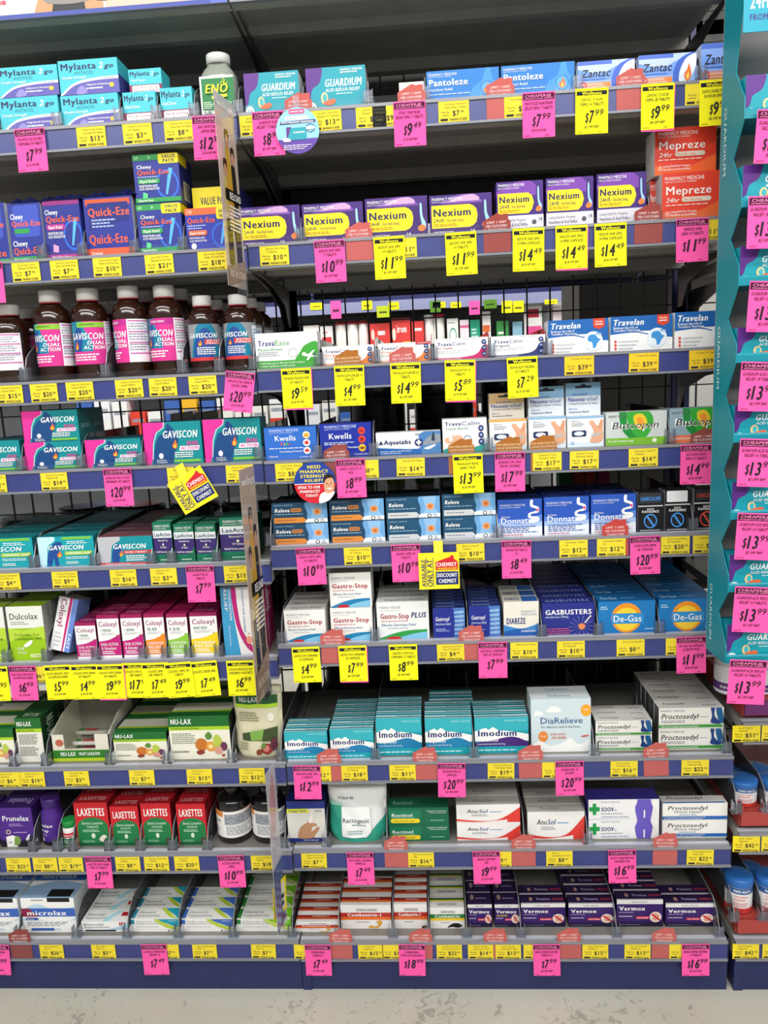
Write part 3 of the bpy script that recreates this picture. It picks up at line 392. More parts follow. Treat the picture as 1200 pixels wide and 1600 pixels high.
design('releva_forte', '#1f4564', releva('#d8893a', 1), 'navy cramp tablet box with orange strip', .05, topc='#1b2a36')
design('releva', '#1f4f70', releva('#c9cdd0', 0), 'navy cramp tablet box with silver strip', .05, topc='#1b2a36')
design('donnatab', '#2a56b8', [W('#5a86d8', [(0, 50), (50, 46), (100, 58)], 0), W('#a8c0ea', [(0, 38), (50, 34), (100, 40)], 0), W('#e4eaf4', [(0, 26), (50, 24), (100, 28)], 0), S(WH, (74, 96), (80, 96), (80, 84), (92, 78), (92, 64), (76, 60), (76, 54), (92, 52), (92, 40), (72, 38), (72, 46), (86, 46), (70, 50), (70, 62), (86, 68), (86, 74), (74, 80)), E('#e85a8a', 90, 70, 3, 4), PM('#e0e8f8', 5, 82, 62, 6), T(WH, '50 Tablets', 8, 52, 28, 56, 'b'), T(WH, 'Donnatab', 7, 36, 86, 52, 'b'), G('#5a70a8', 8, 10, 90, 30, 4), G('#d04a5a', 8, 4, 70, 8, 1)], 'blue and white stomach tablet box', .05, topc='#1a2860', top=[G('#4a68b8', 10, 30, 60, 60, 1)])
def nofart(c, lab): return [R('#c9ccd0', 0, 64, 100, 67), rr('#33363c', 6, 72, 94, 98, 3, 4), T(c, lab, 10, 79, 90, 89, 'k'), T(WH, 'RELIEVES', 36, 56, 64, 60, 'b'), T(WH, 'FLATULENCE', 16, 49, 84, 55, 'k'), O(c, 50, 28, 27, 18, .18), E('#2a2a2c', 50, 28, 16, 11), P(c, (32, 40), (36, 44), (68, 16), (64, 12)), G(LG, 8, 3, 90, 7, 1)]
design('charcocaps', '#16161a', nofart('#4a9ae8', 'CHARCOCAPS'), 'black flatulence capsule box with blue ring', .045, topc='#1c1c20', sidec='#8d9096')
design('charco_blank', '#16161a', nofart('#4a9ae8', 'CHARCOCAPS')[:1] + [rr('#e6e8ea', 6, 72, 90, 99, 3, 4)] + nofart('#4a9ae8', 'A')[3:], 'black flatulence box with white flap', .045, topc='#1c1c20', sidec='#8d9096')
design('charco_red', '#16161a', nofart('#d8503a', 'CHARCOTABS'), 'black flatulence box with red ring', .045, topc='#1c1c20', sidec='#8d9096')
def gs(nm, plus): return [T('#8a9094', 'PHARMACY MEDICINE', 6, 82, 62 if not plus else 46, 89, 'b'), G(LG, 6, 75, 56, 80, 1)] + [T('#a81e34', 'Gastro-Stop', 7, 56, 92 if not plus else 62, 70, 'k')] + ([T('#1c2a6a', 'PLUS', 66, 57, 96, 72, 'ki')] if plus else []) + [T('#3a6a9a', 'Effective Diarrhoea Relief', 8, 36, 76, 43, 'i'), G('#c88a94', 8, 47, 60, 52, 1), G('#b8bcc0', 20, 28, 70, 33, 1), W('#1c7fb0' if not plus else '#2f9a48', [(0, 2), (30, 16), (60, 24), (96, 26)], 0), W('#7fc0e0', [(40, 4), (66, 14), (96, 20)], 0), S('#c8202c', (16, 2), (26, 8), (40, 8), (46, 2), (30, 0))]
design('gastro', '#efeeea', gs('', 0), 'white diarrhoea relief box with blue wave', .05, topc='#d6d4cf', top=[T('#77777a', 'Gastro-Stop', 14, 30, 90, 70, 'b')])
design('gastro_plus', '#e8ebea', gs('', 1), 'larger white diarrhoea relief box with green wave', .05, topc='#d6d8d4', top=[T('#77777a', 'Gastro-Stop', 14, 30, 90, 70, 'b')])
GSY = [[S('#8fb4dc', (60, v), (90, v + 4), (98, v + 2), (92, v - 5), (66, v - 4)) for v in (86, 72, 58, 44, 30, 16)], S('#22308e', (0, 100), (58, 100), (66, 80), (66, 30), (58, 0), (0, 0)), T(WH, 'Gastrosyl', 8, 58, 52, 72, 'bi'), T('#c8d4f0', 'Diarrhoea Relief', 8, 44, 56, 52, 'b'), G('#9fb0e0', 8, 22, 52, 34, 2)]
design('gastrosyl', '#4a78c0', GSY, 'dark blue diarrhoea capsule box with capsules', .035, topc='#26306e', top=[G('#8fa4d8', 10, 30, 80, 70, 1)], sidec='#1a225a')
design('diareze', '#e6e2d6', [W('#3a86c8', [(0, 34), (50, 22), (100, 36)], 0), W('#1f5aa8', [(0, 14), (50, 22), (100, 10)], 0), T('#9aa8bc', 'PHARMACY', 50, 68, 94, 75, 'b'), T('#9aa8bc', 'MEDICINE', 50, 60, 94, 66, 'b'), T('#1c2a7a', 'DIAREZE', 8, 36, 62, 54, 'k'), T(WH, 'DIARRHOEA', 50, 12, 90, 18, 'b')], 'cream and blue diarrhoea tablet box', .04, topc='#d6d2c4', top=[T('#3a4a7a', 'DIAREZE', 6, 30, 48, 80, 'k'), R('#2a62b0', 54, 5, 98, 95)])
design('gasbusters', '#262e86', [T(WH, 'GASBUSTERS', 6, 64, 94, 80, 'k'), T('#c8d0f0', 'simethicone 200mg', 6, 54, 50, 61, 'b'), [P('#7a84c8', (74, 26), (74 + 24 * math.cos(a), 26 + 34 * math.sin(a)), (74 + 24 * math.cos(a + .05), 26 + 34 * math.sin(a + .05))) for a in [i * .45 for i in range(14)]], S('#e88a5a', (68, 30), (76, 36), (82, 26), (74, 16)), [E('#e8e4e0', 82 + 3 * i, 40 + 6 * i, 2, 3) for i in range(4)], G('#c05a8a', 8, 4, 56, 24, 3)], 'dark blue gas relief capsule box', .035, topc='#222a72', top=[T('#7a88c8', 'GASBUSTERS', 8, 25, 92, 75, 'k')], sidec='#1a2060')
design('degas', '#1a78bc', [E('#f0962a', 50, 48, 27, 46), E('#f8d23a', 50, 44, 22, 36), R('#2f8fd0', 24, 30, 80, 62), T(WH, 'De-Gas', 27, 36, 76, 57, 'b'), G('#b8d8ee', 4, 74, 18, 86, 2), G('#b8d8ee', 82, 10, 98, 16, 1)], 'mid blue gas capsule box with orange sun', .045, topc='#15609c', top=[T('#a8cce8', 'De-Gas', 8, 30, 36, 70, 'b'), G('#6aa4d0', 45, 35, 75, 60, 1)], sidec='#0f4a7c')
def imod(adv, sub): return [R('#35b0be', 0, 62, 100, 100), T('#a8e0e6', 'PHARMACY MEDICINE', 56, 88, 96, 94), P(WH, (0, 34), (0, 62), (20, 72), (26, 66), (34, 74), (44, 65), (72, 60), (100, 52), (100, 34)), T('#1a2a6a', 'Imodium', 6, 48, 78, 66, 'k'), W('#4a2a7a' if adv else '#1f7fb0', [(0, 30), (30, 36), (70, 46), (100, 30)], 18), T(WH, sub, 6, 33, 44, 42, 'bi'), T('#d8eef4', 'loperamide hydrochloride 2mg', 6, 24, 56, 29), R('#1aa0ae', 0, 0, 100, 19), G('#d8f2f4', 6, 6, 90, 12, 1)]
for k, adv, sub, ds in (('imodium_zapid', 0, 'ZAPID', 'small turquoise diarrhoea tablet box'), ('imodium', 0, 'Capsules', 'turquoise diarrhoea capsule box'), ('imodium_adv', 1, 'Advanced', 'turquoise and purple diarrhoea box')):
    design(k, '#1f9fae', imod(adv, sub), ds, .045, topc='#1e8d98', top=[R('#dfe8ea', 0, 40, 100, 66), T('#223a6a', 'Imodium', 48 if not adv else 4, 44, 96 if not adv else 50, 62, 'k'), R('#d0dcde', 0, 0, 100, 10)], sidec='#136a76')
design('diarelieve', '#cfdfe4', [S('#f2f4f2', (4, 70), (10, 78), (18, 76), (20, 70)), S('#f2f4f2', (26, 76), (34, 86), (46, 84), (50, 76)), S('#f4f5f2', (0, 0), (0, 10), (14, 22), (30, 12), (50, 16), (66, 26), (80, 14), (100, 22), (100, 0)), E('#f4a82a', 92, 78, 9, 11), T(WH, 'CHILD', 87, 78, 97, 81, 'b'), T('#2a4f90', 'DiaRelieve', 16, 54, 86, 66), T('#4a5a70', 'For effective relief of diarrhoea', 17, 46, 82, 50), E('#e88a3a', 20, 30, 8, 10), T(WH, 'FOR CHILD', 15, 29, 25, 32, 'b'), T('#d86a3a', 'SUITABLE FOR ADULTS', 32, 32, 58, 36, 'b'), T('#d86a3a', 'AND CHILDREN', 34, 25, 58, 30, 'b'), S('#d05a4a', (84, 30), (94, 32), (96, 30), (86, 28))], 'large pale sky blue diarrhoea relief box', .06, topc='#d8e2e4', top=[T('#5a7a9a', 'DiaRelieve', 30, 35, 68, 70)])
def procto(h): return [T('#4a5058', 'PHARMACY MEDICINE', 3, 82, 40, 92), T('#14181e', 'Proctosedyl', 4, 48, 62, 74, 'bi'), R('#9aa0a6', 63, 55, 76, 58), G('#8a9098', 4, 28, 44, 42, 2), S('#1f3f80', (80, 100), (86, 100), (86, 60), (96, 26), (88, 22), (80, 30), (82, 60)), S('#1f5f94', (88, 100), (96, 100), (100, 40), (98, 24), (92, 40)), R('#3f9a3c', 0, 6, 98, 20), T(WH, 'Pain and Soothing Haemorrhoid Relief', 3, 9, 62, 17, 'bi')]
PT = [T('#4a5058', 'Proctosedyl', 10, 52, 44, 84, 'bi'), G('#a0a4a8', 70, 20, 96, 60, 1)]
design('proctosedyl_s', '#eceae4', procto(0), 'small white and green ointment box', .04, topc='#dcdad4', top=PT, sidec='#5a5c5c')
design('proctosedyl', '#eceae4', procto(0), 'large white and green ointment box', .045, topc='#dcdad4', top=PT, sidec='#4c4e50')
design('finger_stall', '#dcdad2', [R('#22317e', 0, 82, 100, 100), R('#22317e', 0, 0, 100, 10), P('#d8e03a', (0, 72), (60, 72), (54, 82), (0, 82)), T('#22317e', 'Finger Stall', 6, 74, 50, 80, 'b'), T('#4a4c48', '20 PACK', 74, 74, 92, 79, 'b'), S('#b88a68', (28, 10), (30, 30), (40, 42), (52, 48), (60, 60), (66, 60), (64, 48), (74, 46), (78, 40), (66, 38), (62, 26), (74, 34), (82, 38), (82, 30), (70, 16), (66, 10)), S('#ece8e0', (56, 50), (62, 70), (68, 72), (70, 64), (64, 48)), T('#c8ccd8', 'HEALTH & WELLNESS', 40, 3, 80, 7, 'b')], 'navy and grey finger stall box with hand picture', .07, topc='#1c2868', sidec='#1c2868')
design('rectinol', '#17684a', [rr('#f2d22a', 4, 8, 52, 34, 4, 8), T('#2a5a30', 'Haemorrhoid relief', 8, 16, 44, 26, 'i'), rr('#1f7a56', 2, 36, 54, 84, 4, 8), T(WH, 'Rectinol', 6, 46, 40, 66, 'b'), G('#a8d8b8', 6, 37, 46, 42, 1), T('#cfe6da', 'PHARMACY MEDICINE', 64, 76, 97, 84, 'b'), G('#cfe6da', 68, 66, 97, 72, 1), G('#a8d8b8', 70, 20, 96, 28, 1)], 'dark green ointment box with yellow strip', .05, topc='#14543d', top=[rr('#1a6048', 4, 20, 52, 80, 4, 15), T('#8fb8a8', 'Rectinol', 8, 34, 40, 66, 'b')])
def anu(): return [W('#e0423a', [(0, 20), (40, 8), (70, 20), (100, 84)], 0), W('#efedea', [(0, 8), (30, 2), (60, 8), (80, 14)], 0), T('#2a2c38', 'Anu', 16, 54, 34, 74, 'bi'), T('#2a4a8a', 'Sol', 35, 54, 50, 74, 'bi'), R('#4a8fc8', 52, 58, 72, 61), G('#a0a4a8', 24, 34, 56, 48, 2)]
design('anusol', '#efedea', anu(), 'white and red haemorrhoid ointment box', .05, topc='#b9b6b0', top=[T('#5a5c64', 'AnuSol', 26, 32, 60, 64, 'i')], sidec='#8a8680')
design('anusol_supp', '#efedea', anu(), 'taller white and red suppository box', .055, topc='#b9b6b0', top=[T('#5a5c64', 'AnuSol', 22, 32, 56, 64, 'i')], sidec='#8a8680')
design('soov', '#efeff0', [T('#8a90a0', 'PHARMACY MEDICINE', 18, 82, 44, 92), R('#1c9a4a', 1, 40, 16, 62), R('#1c9a4a', 6, 22, 11, 80), T('#22306e', 'SOOV', 18, 40, 36, 62, 'k'), T('#8a90a0', 'it', 37, 40, 40, 56), G(GY, 18, 24, 52, 32, 1), T('#8a90b8', 'HAEMORRHOID OINTMENT', 18, 8, 58, 16, 'b'), P('#6a5ac0', (69, 100), (88, 100), (88, 86), (91, 62), (90, 36), (88, 0), (69, 0), (66.5, 36), (66, 62), (69, 86)), R('#efeff0', 78, 6, 80, 46), S(WH, (92, 96), (99, 90), (99, 20), (96, 40), (90, 70))], 'white and violet haemorrhoid ointment box with green cross', .06, topc='#3a3288', sidec='#4a3fa0')
design('procto_wh', '#f0efea', [T('#14181e', 'Proctosedyl', 8, 62, 70, 86, 'bi'), T('#14181e', 'Witch Hazel', 18, 44, 60, 58, 'i'), G('#4a7fc0', 26, 30, 54, 38, 1), R('#2a68b4', 0, 6, 100, 26), T(WH, 'for symptomatic relief of external haemorrhoids', 3, 17, 66, 23, 'bi'), T(WH, 'used in traditional medicine', 3, 8, 62, 14, 'bi')], 'white and blue witch hazel ointment box', .05, topc='#d8d6d0', top=[T('#3a3e44', 'Proctosedyl', 10, 55, 66, 90, 'bi'), R('#2a68b4', 0, 4, 96, 18)], sidec='#c8c6c0')
def comb(c1, c2, one, ex): return [rr('#d4d2cc', 30, 72, 74, 86, 1, 2), T('#5a5a5a', 'PHARMACY MEDICINE', 33, 75, 71, 83, 'b'), R(c1, 0, 50, 100, 68), R(c2, 0, 38, 100, 50), T(WH, 'Combantrin' + one, 14, 53, 80 if one else 86, 66, 'k'), G('#8a8a88', 30, 26, 66, 32, 1)] + ex
WORM = lambda c: [S(c, (54, 6), (58, 14), (68, 10), (74, 18), (70, 30), (78, 36), (82, 28), (78, 14), (72, 4), (62, 4))]
CT = lambda c1, c2: [R(c1, 0, 52, 100, 84), R(c2, 0, 30, 100, 52), T('#e8d0c8', 'Combantrin-1', 36, 58, 76, 78, 'bi')]
design('combantrin_s', '#eceae6', comb('#b8302a', '#e8702a', '-1', WORM('#d8a858')), 'small white and red worming tablet box', .05, topc='#dad8d4', top=CT('#8e2a24', '#c8502a'), sidec='#a8a49e')
design('combantrin', '#eceae6', comb('#b8302a', '#e8702a', '-1', WORM('#d8a03a')), 'wide white and red worming box with worm picture', .06, topc='#dad8d4', top=CT('#8e2a24', '#d86a2a'), sidec='#8a2a22')
design('combantrin_choc', '#eceae6', comb('#b8302a', '#e8702a', '-1', [P('#4a2a1a', (82, 2), (98, 4), (98, 14), (84, 12))]), 'white and orange chocolate worming box', .05, topc='#dad8d4', top=CT('#8e2a24', '#c8502a'), sidec='#8a2a22')
design('combantrin_green', '#eceae6', comb('#1f7a3a', '#f0c82a', '', [S('#1c1a1c', (50, 4), (58, 18), (70, 26), (84, 24), (92, 12), (80, 4), (64, 8))]), 'white, green and yellow worming box', .07, topc='#d2d0ca', top=[R('#2a6a34', 0, 60, 100, 76), R('#d8c02a', 0, 50, 100, 60), rr('#c0beb8', 20, 12, 80, 38, 1, 3), T('#5a5a58', 'PHARMACY MEDICINE', 24, 18, 76, 32, 'b')], sidec='#9a9890')
def verm(ban): return [R('#e6e4e2', 0, 84, 100, 100), T('#6a6a70', 'PHARMACY MEDICINE', 32, 88, 66, 95), T(WH, 'Vermox', 5, 60, 62 if not ban else 90, 76, 'k')] + ([T('#f2d23a', 'BANANA', 8, 46, 52, 54, 'b')] if ban else [G('#a898c0', 5, 50, 40, 56, 1)]) + [G('#c8bcd8', 5, 34, 36, 42, 1), R('#d83a4a', 42, 28, 70, 38), T(WH, 'KILLS WORMS', 45, 30, 68, 35, 'b'), E('#f0ddd0', 84, 36, 13 if not ban else 16, 20), S('#e0a890', (78, 26), (80, 46), (86, 50), (92, 40), (88, 24)), P('#d82a34', (74, 46), (77, 50), (95, 26), (92, 22)), R('#1f1838', 0, 0, 100, 16), G('#7a7090', 6, 5, 60, 10, 1)]
VT = [T('#a898b8', 'Vermox', 36, 38, 68, 66, 'k'), E('#a88478', 24, 50, 4, 20), R('#8a2a44', 72, 38, 98, 60), R('#c8c4cc', 0, 0, 100, 8)]
design('vermox', '#3b2268', verm(0), 'purple worming tablet box with dog face', .05, topc='#2a1a42', top=VT, sidec='#2a1a4a')
design('vermox_banana', '#3b2268', verm(1), 'narrow purple banana worming liquid box', .05, topc='#2a1a42', top=[E('#9a8078', 20, 60, 8, 22), G('#8a80a0', 36, 40, 80, 60, 1)], sidec='#2a1a4a')
design('vermox_liquid', '#3b2268', verm(1)[:3] + verm(0)[3:], 'narrow purple worming liquid box', .05, topc='#2a1a42', top=[E('#9a8078', 20, 60, 8, 22), G('#8a80a0', 36, 40, 80, 60, 1)], sidec='#2a1a4a')
design('anon_dark', '#20222a', [], 'dark unlabelled box behind', .06)
D['bisacodyl']['d'] = 0.037
D['glycerol_infant']['d'] = 0.036
D['glycerol_child']['d'] = 0.036
D['glycerol_adult']['d'] = 0.037
D['vermox']['d'] = 0.031
D['vermox_liquid']['d'] = 0.04
D['vermox_banana']['d'] = 0.04
D['combantrin_s']['d'] = 0.026
D['combantrin']['d'] = 0.032
D['combantrin_choc']['d'] = 0.026
D['combantrin_green']['d'] = 0.042
D['imodium_zapid']['d'] = 0.021
D['imodium']['d'] = 0.021
D['imodium_adv']['d'] = 0.021
D['proctosedyl_s']['d'] = 0.024
D['proctosedyl']['d'] = 0.032
D['diarelieve']['d'] = 0.032
D['anusol']['d'] = 0.036
D['anusol_supp']['d'] = 0.029
D['rectinol']['d'] = 0.04
D['soov']['d'] = 0.045
D['procto_wh']['d'] = 0.03
D['gastro']['d'] = 0.033
D['gastro_plus']['d'] = 0.03
D['gastrosyl']['d'] = 0.022
D['diareze']['d'] = 0.04
D['laxettes_tab']['d'] = 0.036
D['laxettes_choc']['d'] = 0.036
# ------------------------------------------------------------------ the place: floor, shelving
RZB = [2.012, 1.783, 1.553, 1.322, 1.143, .969, .762, .501, .299, .077]      # bottom edge of each price rail, metres
LZB = [2.012, 1.783, 1.550, 1.320, 1.144, .940, .737, .499, .295, .079]
EZB = [.573, .328, .077]
RAIL_H = .044; BAYW = .925
ZS = {}
for i in range(10): ZS['R%d' % i] = RZB[i] + RAIL_H; ZS['L%d' % i] = LZB[i] + RAIL_H
for i in range(3): ZS['E%d' % i] = EZB[i] + RAIL_H
ZB = {k: v - RAIL_H for k, v in ZS.items()}

fm = noisy('concrete_floor', '#b3b0a2', '#c0bdb0', 3.0, .55, detail=8)
nt = fm.node_tree; b_ = nt.nodes['Principled BSDF']; cr_ = [n for n in nt.nodes if n.type == 'VALTORGB'][0]
n2 = nt.nodes.new('ShaderNodeTexNoise'); n2.inputs['Scale'].default_value = 42; n2.inputs['Detail'].default_value = 9; n2.inputs['Distortion'].default_value = 1.6
n3 = nt.nodes.new('ShaderNodeTexNoise'); n3.inputs['Scale'].default_value = 5.0; n3.inputs['Detail'].default_value = 2
m3 = nt.nodes.new('ShaderNodeMath'); m3.operation = 'MULTIPLY_ADD'; m3.inputs[1].default_value = .55; m3.inputs[2].default_value = -.27
r2 = nt.nodes.new('ShaderNodeValToRGB'); r2.color_ramp.elements[0].position = .30; r2.color_ramp.elements[0].color = (.42, .42, .42, 1); r2.color_ramp.elements[1].position = .385; r2.color_ramp.elements[1].color = (1, 1, 1, 1)
mx = nt.nodes.new('ShaderNodeMix'); mx.data_type = 'RGBA'; mx.blend_type = 'MULTIPLY'; mx.inputs[0].default_value = .55
tc_ = [n for n in nt.nodes if n.type == 'TEX_COORD'][0]
nt.links.new(tc_.outputs['Object'], n2.inputs['Vector']); nt.links.new(tc_.outputs['Object'], n3.inputs['Vector']); nt.links.new(n3.outputs['Fac'], m3.inputs[0]); m4 = nt.nodes.new('ShaderNodeMath'); m4.operation = 'SUBTRACT'; nt.links.new(n2.outputs['Fac'], m4.inputs[0]); nt.links.new(m3.outputs[0], m4.inputs[1]); nt.links.new(m4.outputs[0], r2.inputs[0]); nt.links.new(cr_.outputs[0], mx.inputs[6]); nt.links.new(r2.outputs[0], mx.inputs[7]); nt.links.new(mx.outputs[2], b_.inputs['Base Color'])
fl = MB(); fl.box(-6, 6, -6, 6, -.05, 0, fm); tag(fl.build('floor'), kind='structure')

def bay(x0, x1, zbs, label, e0=.0015, e1=.003, tops=METAL):
    root = empty('shelving_bay', ((x0 + x1) / 2, .2, 0), label, 'shop shelving', 'blue and grey shop shelving bays')
    cx = (x0 + x1) / 2; cy = .2
    def B(mb, nm, par=root): o = mb.build(nm, par); return o
    def bx(mb, a, b, c, d, e, f, m, **k): mb.box(a - cx, b - cx, c - cy, d - cy, e, f, m, **k)
    for xa in (x0, x1):
        u = MB(); bx(u, xa - .016, xa + .016, .405, .44, 0, 2.2, POST); B(u, 'upright')
    me = MB(); n = int((x1 - x0) / .0515)
    for i in range(n):
        x = x0 + .03 + (x1 - x0 - .06) * i / (n - 1); bx(me, x - .0018, x + .0018, .3982, .402, .1, 2.18, WIRE)
    for i in range(34): bx(me, x0 + .02, x1 - .02, .394, .398, .10 + i * .0625 - .0015, .10 + i * .0625 + .0015, WIRE)
    B(me, 'back_mesh')
    pl = MB(); bx(pl, x0 + .001, x1 - .001, .003, .025, 0, zbs[-1] - .002, PLINTH); bx(pl, x0 + .001, x0 + .02, .0, .004, 0, zbs[-1] - .002, PLINTH); bx(pl, x0 + .001, x0 + .02, .025, .4, 0, zbs[-1], PLINTH); bx(pl, x1 - .02, x1 - .001, .025, .4, 0, zbs[-1], PLINTH); B(pl, 'plinth')
    for i, zb in enumerate(zbs):
        zs = zb + RAIL_H
        sh = MB(); a, b = x0 + e0, x1 - e1
        bx(sh, a, b, .004, .388, zs - .02, zs, METAL_BOUNCE, mt=tops); bx(sh, a, b, .004, .03, zb, zs - .02, METAL_BOUNCE); bx(sh, a, b, .15, .17, zb + .006, zs - .02, METAL_BOUNCE); bx(sh, a, b, .36, .388, zb, zs - .02, METAL_BOUNCE)
        so = B(sh, 'shelf')
        ra = MB(); bx(ra, a, b, -.001, .004, zb + .003, zb + .039, RAIL); bx(ra, a, b, -.006, .004, zb - .001, zb + .003, mat('#7f828b', 'plastic')); bx(ra, a, b, -.004, .006, zb + .039, zs + .0005, mat('#8b8c90', 'plastic'))
        B(ra, 'price_rail', so)
        if zb < 1.0:
            fl_ = MB(); bx(fl_, a, b, .0063, .0155, zs + .0001, zs + .0022, mat('#b4b7c0', 'gloss')); B(fl_, 'front_lip', so)
        if 0 < i:
            co = MB(); bx(co, a, b, -.0062, -.0052, zb + .002, zs + .011, LENS); B(co, 'ticket_cover', so)
        for xa, s in ((a + .004, 1), (b - .004, -1)):
            br = MB(); br.prism([(.01 - cy, zb + .004), (.39 - cy, zb + .004), (.39 - cy, zb - .085), (.36 - cy, zb - .085), (.32 - cy, zb - .04), (.2 - cy, zb - .012)], 'x', xa - cx - .0015, xa - cx + .0015, mat('#45433f', 'plastic')); B(br, 'shelf_bracket', so)
    return root
bay(-.93, 0, LZB, 'tall shelving bay holding antacid bottles and laxatives', e1=.002)
bay(0, BAYW, RZB, 'tall shelving bay holding travel sickness and worming packs')
bay(BAYW + .012, 1.5, [1.9, 1.5, 1.1, .82] + EZB, 'shelving bay of red trays and blue lidded jars')

# rear half of the double-sided shelving, seen through the wire mesh
REARM = noisy('shaded_rear_shelf_metal', '#2c2a28', '#34322f', 20, .5)  # rear shelf metal darkened: the shade of the gaps is in the colour
def rear(x0, x1, zs, label):
    root = empty('rear_shelving_bay', ((x0 + x1) / 2, .62, 0), label, 'shop shelving', 'rear faces of the double sided shelving')
    cx = (x0 + x1) / 2; cy = .62
    for z in zs:
        s = MB(); s.box(x0 - cx + .004, x1 - cx - .004, .446 - cy, .82 - cy, z - .03, z, REARM); so = s.build('shelf', root)
        r = MB(); r.box(x0 - cx + .004, x1 - cx - .004, .82 - cy, .828 - cy, z - .045, z, POST); r.build('price_rail', so)
    p = MB(); p.box(x0 - cx, x1 - cx, .45 - cy, .82 - cy, 0, .07, PLINTH); p.build('plinth', root)
    k = MB(); k.box(x0 - cx + .004, x1 - cx - .004, .446 - cy, .45 - cy, 1.7, 2.2, REARM); k.build('back_panel', root)
rear(-.93, 0, [.35, .66, 1.13, 1.62, 1.85, 2.1], 'back to back shelving behind the antacid bay wire mesh')
rear(0, BAYW, [.2, .5, .9, 1.12, 1.62, 1.85, 2.1], 'back to back shelving behind the travel pack bay wire mesh')
rear(BAYW + .012, 1.6, [.35, .8, 1.2, 1.62, 2.1], 'back to back shelving behind the jar bay wire mesh')

# far aisle
FY = 2.3
def far_z(y): return onY(600, y, FY).z
froot = empty('far_shelving_unit', (0, FY + .25, 0), 'shelving unit across the next aisle, seen through wire mesh', 'shop shelving')
FZ = [.55, far_z(690), far_z(548), far_z(470), 1.95]
for z in FZ:
    s = MB(); s.box(-2.6, 1.0, -.25, .2, z - .03, z, METAL_BOUNCE, mt=METAL); so = s.build('shelf', froot)
    r = MB(); r.box(-2.6, 1.0, -.26, -.25, z - .05, z, mat('#8b8fb0', 'plastic')); r.build('price_rail', so)
bp = MB(); bp.box(-2.6, 1.0, .2, .22, 0, 2.2, mat('#8c9094', 'matte')); bp.build('back_panel', froot)
hp = MB(); hp.box(-2.6, 1.0, -.24, -.22, far_z(470), far_z(470) + .06, POST); hp.build('header_strip', froot)
cl = MB(); pA, pB = onY(905, 500, 1.25), onY(1040, 500, 1.25); cl.box(pA.x, pB.x, 1.25, 1.6, 0, 2.3, mat('#4c4a46', 'matte')); tag(cl.build('column'), kind='structure')
wl = MB(); wl.box(-5, 5, 4.6, 4.7, 0, 3.2, noisy('painted_wall', '#b9b9b4', '#c1c1bc', 6, .8)); tag(wl.build('wall_back'), kind='structure')
ORD = ['first', 'second', 'third', 'fourth', 'fifth', 'sixth', 'seventh', 'eighth', 'ninth', 'tenth', 'eleventh', 'twelfth', 'thirteenth', 'fourteenth', 'fifteenth', 'sixteenth', 'seventeenth', 'eighteenth', 'nineteenth', 'twentieth']
REG = []           # [object, description, row, x, column, stack level, levels, depth, depths]
def posn(i, n):
    if n == 1: return ''
    if i == 0: return 'leftmost of %s' % ['', '', 'two', 'three', 'four', 'five', 'six', 'seven', 'eight', 'nine', 'ten'][n] if n <= 10 else 'leftmost'
    if i == n - 1: return 'rightmost'
    if n - 1 - i < i: return '%s from right' % ORD[n - 1 - i]
    return '%s from left' % ORD[i]
BAYN = {'L': 'left bay', 'R': 'middle bay', 'E': 'jar bay', 'F': 'far aisle', 'B': 'behind mesh', 'G': 'teal display'}
def rowname(r):
    if r in ('G', 'F', 'B'): return BAYN[r]
    if r[0] in 'LR':
        n = int(r[1]); s = 'top shelf' if n == 0 else 'bottom shelf' if n == 9 else 'top stocked shelf' if n == 1 else '%s stocked shelf' % ORD[n - 1]
        return '%s, %s' % (BAYN[r[0]], s)
    if r[0] == 'E': return 'jar bay, %s shelf' % {'0': 'upper', '1': 'middle', '2': 'lower'}[r[1]]
    return BAYN.get(r[0], r)
def label_all():
    groups = {}
    for e in REG: groups.setdefault((e[1], e[2]), []).append(e)
    rows_of = {}
    for (d, r) in groups: rows_of.setdefault(d, set()).add(r)
    for (d, r), es in groups.items():
        cols = sorted({e[4] for e in es}, key=lambda c: min(e[3] for e in es if e[4] == c))
        for e in es:
            i, n = cols.index(e[4]), len(cols)
            bits = []
            if e[6] > 1: bits.append({0: 'bottom of stack', e[6] - 1: 'top of stack'}.get(e[5], '%s in stack' % ORD[e[5]]))
            if e[8] > 1: bits.append('front one' if e[7] == 0 else '%s one back' % ORD[e[7]])
            p = posn(i, n)
            if p: bits.append(p)
            lab = ', '.join([d] + bits)
            if len((lab + ' ' + rowname(r)).replace(',', ' ').split()) <= 16: lab += ', ' + rowname(r)
            elif len(rows_of[d]) > 1: print('LABEL LONG', lab, r)
            e[0]['label'] = lab
_MC = {}
_COLN = [0]
def box_mesh(k, w, h, d):
    key = (k, round(w, 3), round(h, 3), round(d, 3))
    if key in _MC: return _MC[key]
    D_ = D[k]; m = MB()
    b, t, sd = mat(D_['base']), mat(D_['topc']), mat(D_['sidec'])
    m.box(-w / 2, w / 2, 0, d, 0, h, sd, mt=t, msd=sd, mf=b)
    prints(m, (-w / 2, 0, 0), (1, 0, 0), (0, 0, 1), w, h, D_['front'])
    if D_['top']: prints(m, (-w / 2, 0, h), (1, 0, 0), (0, 1, 0), w, d, D_['top'])
    if D_['side']:
        prints(m, (w / 2, 0, 0), (0, 1, 0), (0, 0, 1), d, h, D_['side']); prints(m, (-w / 2, d, 0), (0, -1, 0), (0, 0, 1), d, h, D_['side'])
    _MC[key] = m.mesh(D_['name']); return _MC[key]
